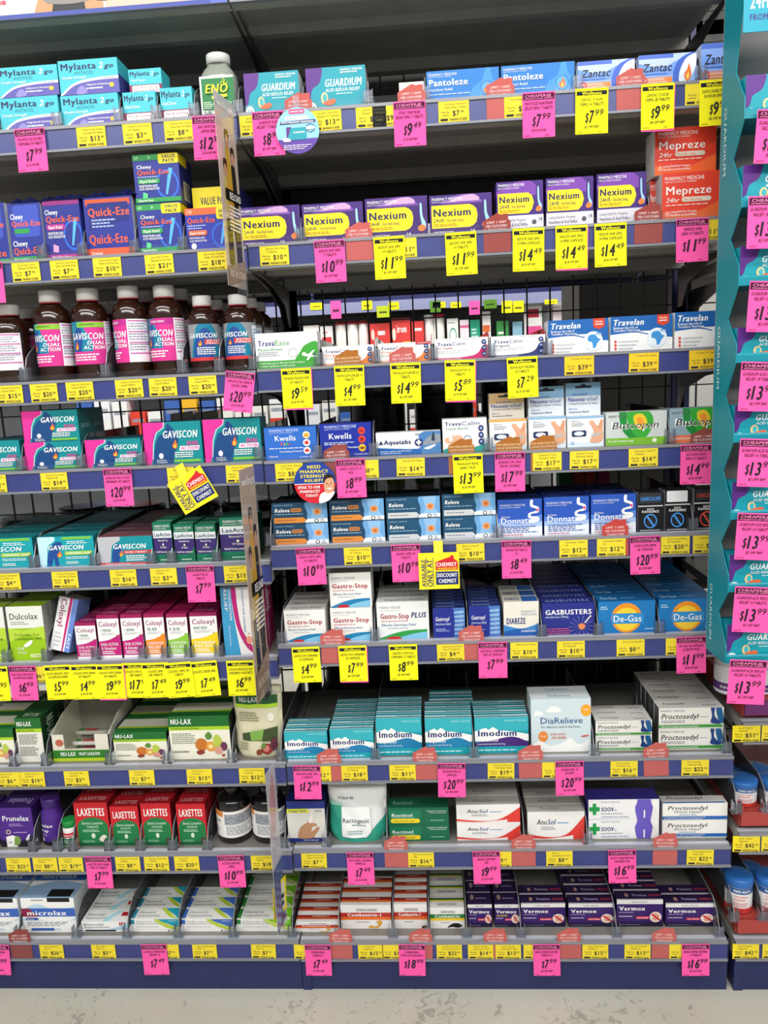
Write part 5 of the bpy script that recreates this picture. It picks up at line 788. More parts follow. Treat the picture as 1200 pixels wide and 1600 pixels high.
# crinkled wrapper tops above the wrapped antacid packs
for px0, px1, yt, nm in ((21, 73, 316, 'above the green based tray'), (75, 133, 312, 'above the magenta based pack'), (138, 214, 306, 'above the orange based pack')):
    z0 = ZS['L2']; A, B_ = xat(px0 - 2, .02, z0 + .1), xat(px1 + 2, .02, z0 + .1); zt = onY((px0 + px1) / 2, yt, .018).z
    m = MB(); n = 14; rn = random.Random(px0); vs = []; tops = [rn.uniform(.004, .014) for _ in range(n + 1)]
    for i in range(n + 1):
        x = (B_ - A) * (i / n - .5); vs += [(x, -.002, .0), (x, .012 + rn.uniform(-.004, .004), tops[i]), (x, .055, tops[i] * .8 + .003), (x, .07, .0)]
    m.raw(vs, [(i * 4 + k, (i + 1) * 4 + k, (i + 1) * 4 + k + 1, i * 4 + k + 1) for i in range(n) for k in range(3)], mat('#141a4a', 'gloss'), False)
    o = m.build('crimped_wrapper', None, ((A + B_) / 2, .018, zt)); tag(o, 'dark blue crinkled plastic wrapper top ' + nm, 'plastic wrapper', 'crinkled wrapper tops')
label_rows_done = True
# ------------------------------------------------------------------ tickets in the price rails
TREG = []
def slab(m, w, h, t=.0004, c='#ffffff', kind='paper', curl=0.0):
    """thin card hanging down from z=0, bottom edge curling forward by curl"""
    n = 6; mt = mat(c, kind)
    vs = []
    for j in range(n + 1):
        v = j / n; y = -curl * v * v
        for x in (-w / 2, w / 2): vs += [(x, y, -h * v), (x, y + t, -h * v)]
    fs = []
    for j in range(n):
        a = j * 4; b = a + 4; fs += [(a, b, b + 2, a + 2), (a + 1, a + 3, b + 3, b + 1), (a, a + 1, b + 1, b), (a + 2, b + 2, b + 3, a + 3)]
    fs += [(0, 2, 3, 1), (n * 4, n * 4 + 1, n * 4 + 3, n * 4 + 2)]
    m.raw(vs, fs, mt)
    return lambda u, v, l: (u - w / 2, -curl * (1 - v / h) ** 2 - l, v - h)
YT = '#f4de2c'; YP = '#f6f01e'; PK = '#f75aa8'; INK = '#20202c'
def small(row, px, price, l1='', l2='', cents='99', col=YT):
    zb = ZB[row]; X = xat(px, -.003, zb + .02); w, h = .055, .0355
    m = MB(); slab(m, w, h, .0004, col)
    L = []
    if l1: L.append(T('#5a5418', l1, 22, 80, 22 + min(70, 4.2 * len(l1)), 90))
    if l2: L.append(T('#5a5418', l2, 22, 64, 22 + min(70, 4.2 * len(l2)), 74))
    L += [T('#5a5418', 'Why Pay', 8, 42, 36, 52), G('#8a8020', 12, 28, 34, 36, 1, False), T(INK, '$' + price, 46, 28, 46 + 11 * (1 + len(price)), 54, 'b'), T(INK, cents, 50 + 11 * (1 + len(price)), 40, 60 + 11 * (1 + len(price)), 52), R(INK, 6, 6, 30, 16), bars(INK, 36, 6, 92, 16, 16)]
    prints(m, (-w / 2, -.0001, -h), (1, 0, 0), (0, 0, 1), w, h, L, 'paper')
    o = m.build('price_ticket', None, (X, -.0035, zb + .0395)); o.rotation_euler.y = math.radians(random.uniform(-.8, .8))
    tag(o, None, 'price ticket', 'small yellow price tickets'); TREG.append([o, 'small yellow shelf price ticket', row, X, price if l1 and px > 20 else ''])
def promo(row, px, kind, l1, l2, price, cents, off, rot=0, backing=False, dz=0, curl=.003, yy=-.0075):
    zb = ZB[row]; X = xat(px, -.008, zb + .02); w, h = .0575, .076
    m = MB(); base = PK if kind == 'p' else YP; wr = slab(m, w, h, .0004, base, 'paper', curl)
    L = []
    if kind == 'p': L += [R('#4a1030', 2, 83, 98, 97), T('#fa8ac0', 'CHEAPER@', 8, 89, 88, 95, 'b'), T('#fa8ac0', 'WAREHOUSE PRICES', 6, 84.5, 94, 87.5, 'b')]
    else: L += [R(INK, 4, 85, 96, 94), T(YP, 'Wellness', 20, 86, 80, 93, 'k')]
    L += [T(INK, l1, 50 - min(43, 2.3 * len(l1)), 72, 50 + min(43, 2.3 * len(l1)), 79, 'bi'), T(INK, l2, 50 - min(43, 2.3 * len(l2)), 62, 50 + min(43, 2.3 * len(l2)), 69, 'bi')] if l2 else [T(INK, l1, 8, 67, 92, 75, 'bi')]
    n = len(price); u0 = 46 - 10 * (n + .6); L += [T(INK, '$', u0, 26, u0 + 11, 48, 'bi'), T(INK, price, u0 + 12, 24, u0 + 12 + 16 * n, 53, 'ki'), T(INK, cents, u0 + 15 + 16 * n, 40, u0 + 40 + 16 * n, 54, 'i')]
    if off: L.append(T(INK, off + ' OFF RRP', 28, 13, 72, 19, 'bi'))
    L += [G('#8a3060' if kind == 'p' else '#8a8420', 5, 3, 24, 6, 1, False), G('#8a3060' if kind == 'p' else '#8a8420', 68, 3, 80, 6, 1, False)]
    prints(m, (0, 0, 0), (1, 0, 0), (0, 0, 1), w, h, L, 'paper', wrap=wr)
    o = m.build('price_ticket', None, (X, yy, zb + .0425 + dz)); o.rotation_euler.y = math.radians(rot + random.uniform(-1, 1)); o.rotation_euler.x = math.radians(1.5)
    nm = 'pink hanging discount price ticket' if kind == 'p' else 'yellow hanging discount price ticket'
    tag(o, None, 'price ticket', nm + 's'); TREG.append([o, nm, row, X, price if px > 20 else ''])
    if backing:
        b = MB(); slab(b, w, h, .0004, PK, 'paper', curl); q = b.build('price_ticket', None, (X + .002, yy + .0008, zb + .0395 + dz)); q.rotation_euler = o.rotation_euler; q.rotation_euler.y += math.radians(1)
        tag(q, None, 'price ticket', 'pink tickets behind yellow ones'); TREG.append([q, 'pink ticket peeping out behind a yellow ticket', row, X, ''])
HREG = []
def house(row, px, c='#c0605a', yy=-.0028, dz=.0):
    zb = ZB[row]; X = xat(px, yy, zb + .04); w, h = .0505, .069
    sc_ = 1.07 if int(row[1]) > 4 else 1.0
    poly = [(-w / 2, 0), (w / 2, 0), (w / 2, .054), (w * .42, .057), (w * .42, .067), (w * .2, .067), (w * .2, .0655), (w * .02, .069), (-w / 2, .056)]; poly = [(a, b * sc_) for a, b in poly]
    m = MB(); m.prism(poly, 'y', 0, .0004, mat(c, 'paper'))
    txt = ['LIMIT 1 UNIT', 'PER CUSTOMER/', 'TRANSACTION'] if c != '#a8682a' else ['THIS MEDICINE MAY', 'CAUSE DROWSINESS', 'PLEASE ASK US']
    lc = '#f4d8d4' if c != '#a8682a' else '#e8cfa0'
    prints(m, (-w / 2, -.0001, 0), (1, 0, 0), (0, 0, 1), w, .069 * sc_, [T(lc, t_, 50 - 2.9 * len(t_), 74 - 9.5 * i, 50 + 2.9 * len(t_), 80 - 9.5 * i, 'b') for i, t_ in enumerate(txt)], 'paper')
    o = m.build('limit_card', None, (X, yy, zb + .004 + dz)); o.rotation_euler.y = math.radians(random.uniform(-1.5, 1.5)); o.rotation_euler.x = math.radians(-1)
    d = 'red house shaped limit card' if c != '#a8682a' else 'orange house shaped advice card'
    tag(o, None, 'shelf card', d + 's'); HREG.append([o, d, row, X, ''])
s = small; p = promo
for px, pr, a, b in ((143, '13', 'Mylanta Double Strength', 'Chewable 48 Tablets'), (215, '3', 'Mylanta Fast Chews', '8 Tablets'), (280, '8', 'Mylanta Fast Chews', 'Value Pack 24 Tablets')): s('L1', px, pr, a, b)
p('L1', 47, 'p', 'MYLANTA 2GO DOUBLE', 'CHEWABLE 24 TABLETS', '7', '99', '$1.50'); p('L1', 325, 'p', 'ENO FRUIT SALT', 'LEMON 200G', '12', '99', '$3.20')
for px, pr, a, b in ((41, '7', 'Quick Eze Chewy', 'Peppermint 40 Multi Pack'), (101, '7', 'Quick Eze Chewy Mixed', 'Berry 40 Multi Pack'), (168, '10', 'Quick Eze Original', 'Tablets 60 Multi Pack'), (249, '21', 'Quick Eze Chewy', 'Peppermint 64 Value Pack'), (332, '18', 'Quick Eze Original', 'Tablets 120 Value Pack')): s('L2', px, pr, a, b)
p('L2', -18, 'p', 'QUICK EZE', 'TABLETS', '6', '99', '$1')
for px, pr in ((15, '15'), (69, '20'), (125, '20'), (202, '20'), (255, '20'), (317, '20')): s('L3', px, pr, 'Gaviscon Dual Action', 'Liquid 500ml')
p('L3', 377, 'p', 'GAVISCON EXTRA STRENGTH', 'LIQUID 500ML', '20', '99', '$1.50', rot=8, curl=.006)
s('L4', -10, '12', 'Gaviscon Dual Action'); s('L4', 85, '14', 'Gaviscon Dual Action', 'Tablets 48'); s('L4', 283, '26', 'Gaviscon Dual'); s('L4', 375, '26', 'Gaviscon Dual Action', 'Tablets 96')
p('L4', 184, 'p', 'GAVISCON DUAL ACTION', 'PEPPERMINT 48 TABLETS', '20', '99', '$1.50')
for px, pr, a, b in ((12, '4', 'Gaviscon Chewing Gum', 'Cool Mint 16'), (102, '9', 'Gaviscon Chewing Gum', 'Cool Mint 24 Gums'), (193, '16', 'Gaviscon Extra Strength', 'Tablets'), (256, '3', 'LaxActive 50', 'Tablets'), (371, '13', 'LaxActive 200', 'Tablets')): s('L5', px, pr, a, b)
p('L5', 313, 'p', 'LAXACTIVE 50', 'TABLETS', '7', '99', '')
s('L6', 58, '6', 'Dulcolax')
p('L6', -8, 'y', 'DULCOLAX', 'TABLETS', '11', '95', '$1'); p('L6', 36, 'p', 'DULCOLAX 10MG ADULT', '10 SUPPOSITORIES', '6', '99', '$1.75')
for i, (px, a, b, pr, ce, of) in enumerate(((90, 'COLOXYL BISACODYL ADULT', '10 SUPPOSITORIES', '5', '99', '$1.50'), (132, 'COLOXYL WITH SENNA', '30 TABLETS', '4', '99', '$1.40'), (173, 'COLOXYL WITH SENNA', '90 TABLETS', '9', '99', '$4.30'), (213, 'COLOXYL WITH SENNA', '200 TABLETS', '17', '99', '$7.50'), (243, 'COLOXYL 50MG', '100 TABLETS', '7', '49', '$3.50'), (279, 'COLOXYL 120MG 100', 'TABLETS', '9', '99', '$4.30'), (318, 'COLOXYL DROPS 30ML', '', '7', '49', '$3.50'), (376, 'COLOXYL MACROGOL FOR', 'CHILDREN 14 SACHETS', '6', '99', '$2'))): p('L6', px, 'y', a, b, pr, ce, of, backing=(i == 2), rot=(0, 0, 0, 0, -2, -3, -3, 0)[i], yy=-.0075 - .0014 * (i % 3))
for px, pr, a in ((13, '6', 'Nulax Fruit'), (51, '19', 'Nulax Natural'), (120, '3', 'Nulax Bar 40g'), (222, '7', 'Nulax Fruit'), (312, '13', 'Nulax Fruit'), (394, '12', 'Nulax Fruit Pieces')): s('L7', px, pr, a, 'Laxative')
for px, pr, a in ((-20, '8', 'Prunelax'), (29, '22', 'Prunelax'), (71, '8', 'Prunelax Syrup'), (111, '19', 'Laxettes'), (200, '8', 'Laxettes Chocolate'), (245, '12', 'Laxettes Chocolate'), (292, '20', 'Laxettes'), (412, '18', 'Actilax Mixture')): s('L8', px, pr, a, 'Tablets', '49')
p('L8', 154, 'p', 'LAXETTES WITH SENNA', '12MG 50 TABLETS', '7', '99', '$1'); p('L8', 361, 'p', 'ACTILAX MIXTURE', '500ML', '10', '99', '$1')
for px, pr, a in ((81, '26', 'Microlax Enema'), (162, '5', 'Bisacodyl'), (261, '7', 'Glycerol'), (320, '7', 'Glycerol Suppositories'), (412, '7', 'Glycerol Suppositories')): s('L9', px, pr, a, 'Pack 12')
p('L9', -4, 'p', 'MICROLAX ENEMA', '4 PACK', '9', '99', '$1', rot=2); p('L9', 241, 'p', 'GLYCEROL SUPPOSITORIES', 'INFANT 12', '7', '49', '', rot=-2)
house('L9', 32, '#8a4440')
# middle bay
for px, pr, a, b in ((398, '8', 'Guardium', 'Reflux'), (510, '13', 'Guardium Acid Reflux', 'Relief 14 Tablets'), (580, '9', 'Somac Heartburn', 'Relief 7 Tablets'), (606, '9', 'Somac', 'Relief'), (709, '7', 'Pantoleze Heartburn', 'Relief 20mg 7 Tablets'), (812, '7', 'Pantoleze', '')): s('R1', px, pr, a, b)
s('R1', 1095, '9', '', '')
p('R1', 419, 'p', 'GUARDIUM ACID', 'RELIEF 7 TABLETS', '8', '99', '$2'); p('R1', 640, 'p', 'SOMAC HEARTBURN', 'RELIEF 20MG 7 TABLETS', '9', '49', '$1.50'); p('R1', 842, 'p', 'PANTOLEZE HEARTBURN', 'RELIEF 20MG 7 TABLETS', '7', '99', 'MAX PAY 8.99')
p('R1', 925, 'y', 'ZANTAC 12 HOUR', '150MG 14 TABLETS', '7', '99', '$2'); p('R1', 1028, 'y', 'ZANTAC 12 HOUR', '150MG 28 TABLETS', '9', '99', '$4', backing=True); p('R1', 1119, 'y', 'ZANTAC DOUBLE STRENGTH', '24 HOUR 300MG 14', '9', '99', '$4')
for px in (466, 644, 782, 986): house('R1', px)
s('R2', 429, '10', 'Nexium 24hr 20mg', '7 Tablets'); s('R2', 628, '11', '', '')
p('R2', 515, 'p', 'NEXIUM 24HR 20MG', '7 TABLETS', '10', '99', '$2'); p('R2', 608, 'y', 'NEXIUM 24HR 20MG', '14 TABLETS', '11', '99', '$5'); p('R2', 720, 'y', 'NEXIUM 24HR 20MG', '14 TABLETS', '11', '99', '$5')
p('R2', 826, 'y', 'NEXIUM 24HR 20MG', '14 MINI CAPSULES', '14', '49', '$6.50'); p('R2', 893, 'y', 'NEXIUM 24HR 20MG', '14 MINI CAPSULES', '14', '49', '$6.50', backing=True); p('R2', 954, 'y', 'NEXIUM 24HR 20MG', '14 MINI CAPSULES', '14', '49', '$6.50'); p('R2', 1082, 'p', 'MEPREZE 24HR', '20MG 14 TABLETS', '11', '99', ''); s('R2', 1103, '11', '', '')
house('R2', 561); house('R2', 777, '#98463f'); house('R2', 1013, '#98463f')
for px in (905, 1006, 1100): s('R3', px, '39', 'Travelan 30 Caplets', '', col='#f6cf1c')
p('R3', 463, 'y', 'TRAVAEASE PASSIONFLOWER', '14 TABLETS', '9', '59', '$2.40', backing=True); p('R3', 546, 'y', 'TRAVACALM GINGER 10', 'TABLETS', '4', '99', '$2'); p('R3', 634, 'y', 'TRAVACALM GINGER 30', 'TABLETS', '14', '99', '$2'); p('R3', 719, 'y', 'TRAVACALM HO 10', 'TABLETS', '5', '89', '$1.70', backing=True); p('R3', 816, 'y', 'TRAVACALM ORIGINAL', '10 TABLETS', '7', '29', '$2.70')
house('R3', 544, '#a8682a'); house('R3', 630, '#c0605a')
for px, pr, a, b in ((452, '8', 'Kwells Kids 150mcg', '12 Tablets'), (642, '14', 'Aquatabs 50 Tablets', ''), (855, '17', 'Seaband Travel', 'Sickness Adult'), (913, '17', 'Seaband Travel', 'Sickness Adult'), (1005, '14', 'Buscopan 10mg 20', 'Tablets'), (570, '8', '', '')): s('R4', px, pr, a, b, '95' if pr == '17' else '99')
p('R4', 548, 'p', 'KWELLS ADULTS 12', 'PACK', '8', '99', '$2'); p('R4', 731, 'y', 'TRAVACALM TRAVEL', 'BAND 2 PACK', '13', '99', '$5.50'); p('R4', 797, 'p', 'SEABAND FOR CHILD', 'TRAVEL SICKNESS', '17', '99', '$2'); p('R4', 1088, 'p', 'BUSCOPAN FORTE', '20MG 10 TABLETS', '14', '99', '$3.50')
house('R4', 527, '#8f4a46'); house('R4', 721, '#a8682a'); house('R4', 795, '#a8682a'); house('R4', 850, '#a8682a'); house('R4', 1100, '#8f4a46')
for px, pr, a, b in ((559, '10', 'Releva Forte 20mg', '10 Tablets'), (735, '10', 'Releva 10mg 20', 'Tablets'), (896, '12', 'Donnatab Tablets', '50'), (955, '12', 'Donnatab Tablets', '50'), (1055, '20', 'Charcocaps 200mg', '40 Capsules'), (1105, '20', 'Charcocaps', '')): s('R5', px, pr, a, b)
p('R5', 485, 'p', 'RELEVA FORTE 20MG', '10 TABLETS', '10', '99', ''); p('R5', 634, 'p', 'RELEVA 10MG 20', 'TABLETS', '10', '99', ''); p('R5', 807, 'p', 'DONNATAB TABLETS', '25', '8', '49', '$1.50'); p('R5', 1008, 'p', 'CHARCOCAPS 200MG', '60 CAPSULES', '20', '99', '$2')
house('R5', 962, '#c0443f')
for px, pr, a, b in ((704, '4', 'Gastrosyl Loperamide', '2mg 12 Capsules'), (819, '10', 'Diareze 20 Tablets', ''), (892, '10', 'Gasbusters Peppermint', '20 Capsules'), (985, '8', 'De Gas 20 Capsules', '')): s('R6', px, pr, a, b, '49')
p('R6', 478, 'y', 'GASTRO STOP LOPERAMIDE', '12 CAPSULES', '4', '99', '$1.50'); p('R6', 551, 'y', 'GASTRO STOP LOPERAMIDE', '20 CAPSULES', '7', '99', '$4', backing=True); p('R6', 630, 'y', 'GASTRO STOP PLUS', 'CHEWABLE 12 TABLETS', '8', '99', '$5'); p('R6', 770, 'p', 'GASTROSYL LOPERAMIDE', '2MG 20 CAPSULES', '7', '99', ''); p('R6', 1080, 'p', 'DE GAS 48 CAPSULES', 'ECONOMY PACK', '11', '99', '$3.50'); s('R6', 1062, '11', '', '')
house('R6', 520); house('R6', 737)
for px, pr, a, b in ((554, '18', 'Imodium Rapid 2mg', '12 Tablets'), (629, '11', 'Imodium 2mg 8', 'Capsules'), (783, '19', 'Imodium Advanced', '12 Chewable Tablets'), (868, '20', '', ''), (975, '16', 'Proctosedyl', 'Ointment 15g'), (1086, '22', 'Proctosedyl', 'Ointment 30g'), (497, '12', '', '')): s('R7', px, pr, a, b)
p('R7', 480, 'p', 'IMODIUM ZAPID 2MG', '6 TABLETS', '12', '99', ''); p('R7', 706, 'p', 'IMODIUM 2MG 20', 'CAPSULES', '20', '99', '$3'); p('R7', 890, 'p', 'DIARELIEVE 10', 'SACHETS', '20', '99', '$4')
house('R7', 515); house('R7', 664); house('R7', 830); house('R7', 1026)
for px, pr, a, b in ((491, '7', 'Health & Wellness', 'Finger Stall 20 Pack'), (658, '16', 'Rectinol Ointment', '50g'), (779, '9', '', ''), (874, '8', 'Anusol', 'Suppositories 12'), (1094, '22', 'Proctosedyl Witch', 'Hazel 30g')): s('R8', px, pr, a, b)
p('R8', 563, 'p', 'RECTOGESIC CLEANSING', 'WIPES 25', '7', '49', '$1.20'); p('R8', 760, 'p', 'ANUSOL OINTMENT', '50G', '9', '99', '$1.70'); p('R8', 972, 'p', 'SOOV IT HAEMORRHOIDS', 'OINTMENT 50G', '16', '99', '$1.50')
house('R8', 619); house('R8', 818); house('R8', 1039)
for px, pr, a, b in ((579, '15', 'Combantrin-1', 'Tablets 6'), (617, '18', '', ''), (702, '22', 'Combantrin Squares', 'Chocolate Flavoured 24'), (751, '14', 'Vermox Orange', 'Suspension 15ml'), (794, '13', 'Vermox Banana', 'Suspension 15ml'), (930, '15', 'Vermox Worming', 'Tablets 4'), (996, '13', 'Vermox Chewable', 'Tablets 6'), (479, '7', '', ''), (1066, '16', '', ''), (838, '7', '', '')): s('R9', px, pr, a, b)
p('R9', 497, 'p', 'COMBANTRIN-1', 'TABLETS 2', '7', '49', '$1'); p('R9', 644, 'p', 'COMBANTRIN-1', 'CHOCOLATE SQUARES 4', '18', '99', ''); p('R9', 854, 'p', 'VERMOX WORMING TREATMENT', 'TABLETS 2', '7', '99', '$2'); p('R9', 1087, 'p', 'VERMOX WORMING TREATMENT', '4 TABLETS', '16', '99', '$2')
house('R9', 532); house('R9', 657); house('R9', 774); house('R9', 890); house('R9', 1037)
for r_, ps in (('E0', ((1166, '51'), (1212, '51'))), ('E1', ((1166, '42'), (1211, '42'))), ('E2', ((1165, '42'), (1212, '42')))):
    for px, pr in ps: s(r_, px, pr, 'Inner Health', 'Capsules')
# ------------------------------------------------------------------ clear dividers
DREG = []
def divider_meshes(hh):
    a = MB(); prof = [(.004, 0), (.004, .018), (.012, .03), (.018, .045), (.034, hh - .008), (.05, hh), (.33, hh), (.33, 0)]
    a.prism(prof, 'x', -.0009, .0009, ACRY, ACRY_E)
    b = MB(); b.box(-.011, .011, -.001, .016, 0, .004, ACRY); b.box(-.009, -.007, 0, .014, .004, .026, ACRY); b.box(.007, .009, 0, .014, .004, .026, ACRY); b.box(-.009, .009, 0, .0015, .004, .024, ACRY)
    return a.mesh('divider_panel'), b.mesh('divider_clip')
DM = {h: divider_meshes(h) for h in (.05, .065)}
def div(row, *pxs):
    for px in pxs:
        zs = ZS[row]; X = xat(px, .025, zs); dm = DM[.05 if row[1] in '123' and row[0] == 'R' else .065]
        t = empty('shelf_divider', (X, .0065, zs + (.0027 if row[0] != 'E' else .0392)), None, 'shelf divider', 'clear plastic shelf dividers'); inst('divider_panel', dm[0], (0, 0, 0), 0, t); inst('divider_clip', dm[1], (0, 0, 0), 0, t)
        DREG.append([t, 'clear plastic shelf divider with front clip', row, X, ''])
div('L1', -1, 97, 192, 250, 308, 376); div('L2', 74, 136, 216, 291); div('L3', 46, 171, 289.5, 346.5, 400); div('L4', 40, 133, 226, 408); div('L5', 60, 154, 242, 273, 343); div('L6', 18, 79, 156, 229, 264, 300, 346); div('L7', 29, 78, 177, 266, 366); div('L8', 58, 96, 120, 176, 224, 274, 328); div('L9', 36, 125, 204, 283, 368, 459)
div('R1', 476, 577, 665, 900, 994, 1091); div('R2', 473, 1012); div('R3', 501, 588, 676, 765, 854); div('R4', 499, 585, 762, 1043); div('R5', 426, 777, 1079); div('R6', 443, 587, 731, 845, 932, 1027); div('R7', 442, 588, 740, 926, 1131); div('R8', 448, 512, 606, 818, 916); div('R9', 531, 615, 671, 729, 813, 961, 1120)
div('E1', 1146, 1192) ; div('E2', 1142, 1186)
# ------------------------------------------------------------------ red trays of the jar bay
for r_, nm in (('E0', 'upper'), ('E1', 'middle'), ('E2', 'lower')):
    z = ZS[r_]; m = MB(); x0, x1 = BAYW + .02, 1.45; RD = mat('#a8423c', 'plastic'); t = empty('shelf_tray', ((x0 + x1) / 2, .01, z + .0003), 'red stepped shelf tray on the %s shelf under the jars' % nm, 'display tray', 'red shelf trays'); w = x1 - x0
    m.box(-w / 2, w / 2, .01, .37, .003, .0385, RD); m.build('tray_base', t)
    f_ = MB(); f_.box(-w / 2, w / 2, -.004, 0, .012, .042, mat('#a8423c', 'plastic') if r_ != 'E0' else mat('#6a2a6a', 'plastic')); f_.build('front_lip', t)
    g = MB(); g.box(-w / 2, -w / 2 + .006, 0, .37, .0385, .052, RD); g.build('side_rim', t)
for i, (px, yt) in enumerate(((1150, 1040), (1196, 1046))):
    z_ = ZS['E0'] + .039; ZS['tmp'] = z_
    t = simple_bottle('supplement_jar', 'tmp', px, yt, .04, .032, [(.93, 0), (1, .04), (1, .9), (.9, 1)], mat('#d8d4da', 'film'), [R('#e4e0e6', 0, 0, 100, 100), R('#5a2a7a', 0, 10, 100, 40), T(WH, 'INNER HEALTH', 26, 18, 76, 30, 'b')], .05, .85, 'white and purple supplement jar under the teal display', (mat('#c4c0c8', 'plastic'), [(1.0, .96), (1.02, 1.12), (.9, 1.16)]), 0, 'jar'); REG[-1][2] = 'E0'
# ------------------------------------------------------------------ hanging signs
def disc(px, py, Y, rad, layers, label, edge):
    c_ = onY(px, py, Y); m = MB(); n = 48
    m.prism([(rad * math.cos(2 * math.pi * i / n), rad * math.sin(2 * math.pi * i / n)) for i in range(n)], 'y', 0, .0006, mat(edge, 'card'))
    prints(m, (-rad, 0, -rad), (1, 0, 0), (0, 0, 1), 2 * rad, 2 * rad, layers, 'card')
    t = empty('shelf_sign', c_, label, 'shelf sign'); m.build('sign_disc', t)
    a = MB(); a.box(-.006, .006, .0008, .0014, rad * .6, rad + .02, ACRY); a.build('sign_arm', t)
def lower(c, v): return ('P', c, [(50 + 50 * math.cos(a), 50 + 50 * math.sin(a)) for a in [math.asin((v - 50) / 50) - (math.pi + 2 * math.asin((v - 50) / 50)) * i / 24 for i in range(25)]])
face = [S('#efeeec', (58, 0), (60, 18), (70, 26), (88, 30), (96, 24), (84, 8), (68, 1)), S('#d8a07c', (74, 26), (72, 50), (78, 62), (92, 62), (96, 46), (92, 26)), S('#2a1c18', (72, 48), (73, 64), (84, 70), (95, 64), (96, 52), (92, 60), (78, 58)), [E('#2a1c18', 79 + 10 * i, 47, 1.6, 1.4) for i in (0, 1)], E('#c08060', 84, 42, 1.4, 3), S('#f2ece6', (79, 36), (90, 36), (88, 33), (81, 33))]
disc(492, 754, -.012, .041, [lower('#d02434', 48), ('P', '#22409a', [(50 + 50 * math.cos(math.pi * i / 24), 50 + 50 * math.sin(math.pi * i / 24)) for i in range(25)]), T('#f6e02a', 'NEED', 34, 84, 66, 92, 'k'), T('#f6e02a', 'PHARMACY', 16, 73, 84, 81, 'k'), T('#f6e02a', 'STRENGTH', 16, 62, 84, 70, 'k'), T('#f6e02a', 'RELIEF?', 26, 52, 70, 59, 'k'), R(WH, 0.2, 46.5, 72, 48), face, T(WH, 'SPEAK TO OUR', 8, 36, 62, 43, 'ki'), T(WH, 'PHARMACIST', 12, 26, 62, 33, 'ki'), T(WH, 'TODAY!', 26, 16, 56, 23, 'ki')], 'round blue and red pharmacist advice sign with smiling man', '#22409a')
disc(465, 204, -.014, .0395, [('P', '#8ec8e8', [(50 + 50 * math.cos(2 * math.pi * i / 40), 50 + 50 * math.sin(2 * math.pi * i / 40)) for i in range(40)]), lower('#5a3a9c', 32), rr('#d83a7a', 32, 86, 68, 96, 2, 3), T(WH, 'GAVISCON', 35, 89, 65, 93, 'ki'), rr(WH, 22, 73, 76, 81, 2, 2), T('#4a6a9a', '24HR PROTECTION', 25, 75, 73, 79, 'b'), P('#2a2a6a', (10, 64), (92, 66), (92, 72), (12, 70)), T(WH, 'FROM FREQUENT HEARTBURN', 14, 66, 88, 70, 'ki'), R('#109aab', 28, 30, 70, 56), P('#5a2a86', (24, 30), (24, 58), (36, 58), (30, 44)), T(WH, 'GUARDIUM', 40, 44, 66, 48, 'k'), O('#2a2a4a', 80, 54, 11, 9, .12), R('#e8eef2', 70, 51, 90, 57), S('#e6ecee', (16, 34), (28, 34), (34, 28), (26, 26), (16, 28)), G('#d8d0f0', 16, 8, 80, 20, 3)], 'round pale blue and purple reflux sign', '#5a3a9c')
cwt = [R('#f6e62a', 0, 0, 100, 100), ('P', '#d0262e', [(42, 52), (42, 74), (56, 80), (78, 88), (80, 92), (86, 92), (88, 82), (97, 74), (97, 52)]), T(WH, 'CHEMIST', 44, 62, 94, 73, 'k'), T('#f6e62a', 'WAREHOUSE', 46, 54, 94, 59, 'k'), R('#22306e', 42, 12, 97, 48), T(WH, 'DISCOUNT', 45, 33, 94, 44, 'k'), T(WH, 'CHEMIST', 48, 17, 92, 28, 'k')]
def hangtag(px, py, w, h, rot, label, Y=-.016):
    c_ = onY(px, py, Y); t = empty('shelf_sign', c_, label, 'shelf sign', 'yellow available only tags'); t.rotation_euler.y = math.radians(rot)
    m = MB(); m.box(-w / 2, w / 2, 0, .0005, -h / 2, h / 2, mat('#f6e62a', 'card'))
    prints(m, (-w / 2, 0, -h / 2), (1, 0, 0), (0, 0, 1), w, h, cwt + [('U', '#22306e', 'AVAILABLE', 6, 8, 17, 82), ('U', '#22306e', 'ONLY AT', 20, 8, 34, 82), R('#22306e', 18, 6, 19, 88), R('#22306e', 35.5, 6, 36.5, 88)], 'card'); m.build('tag_card', t)
    a = MB(); a.prism([(-.0004, h / 2 - .001), (.0006, h / 2 - .001), (.008, h / 2 + .022), (.007, h / 2 + .022)], 'x', -.009, .009, mat('#f6e62a', 'card')); a.build('tag_loop', t)
hangtag(686, 892, .08, .074, 0, 'straight yellow tag with red and navy panels, middle bay')
hangtag(301, 766, .078, .07, -27, 'tilted yellow tag with red and navy panels, left bay')
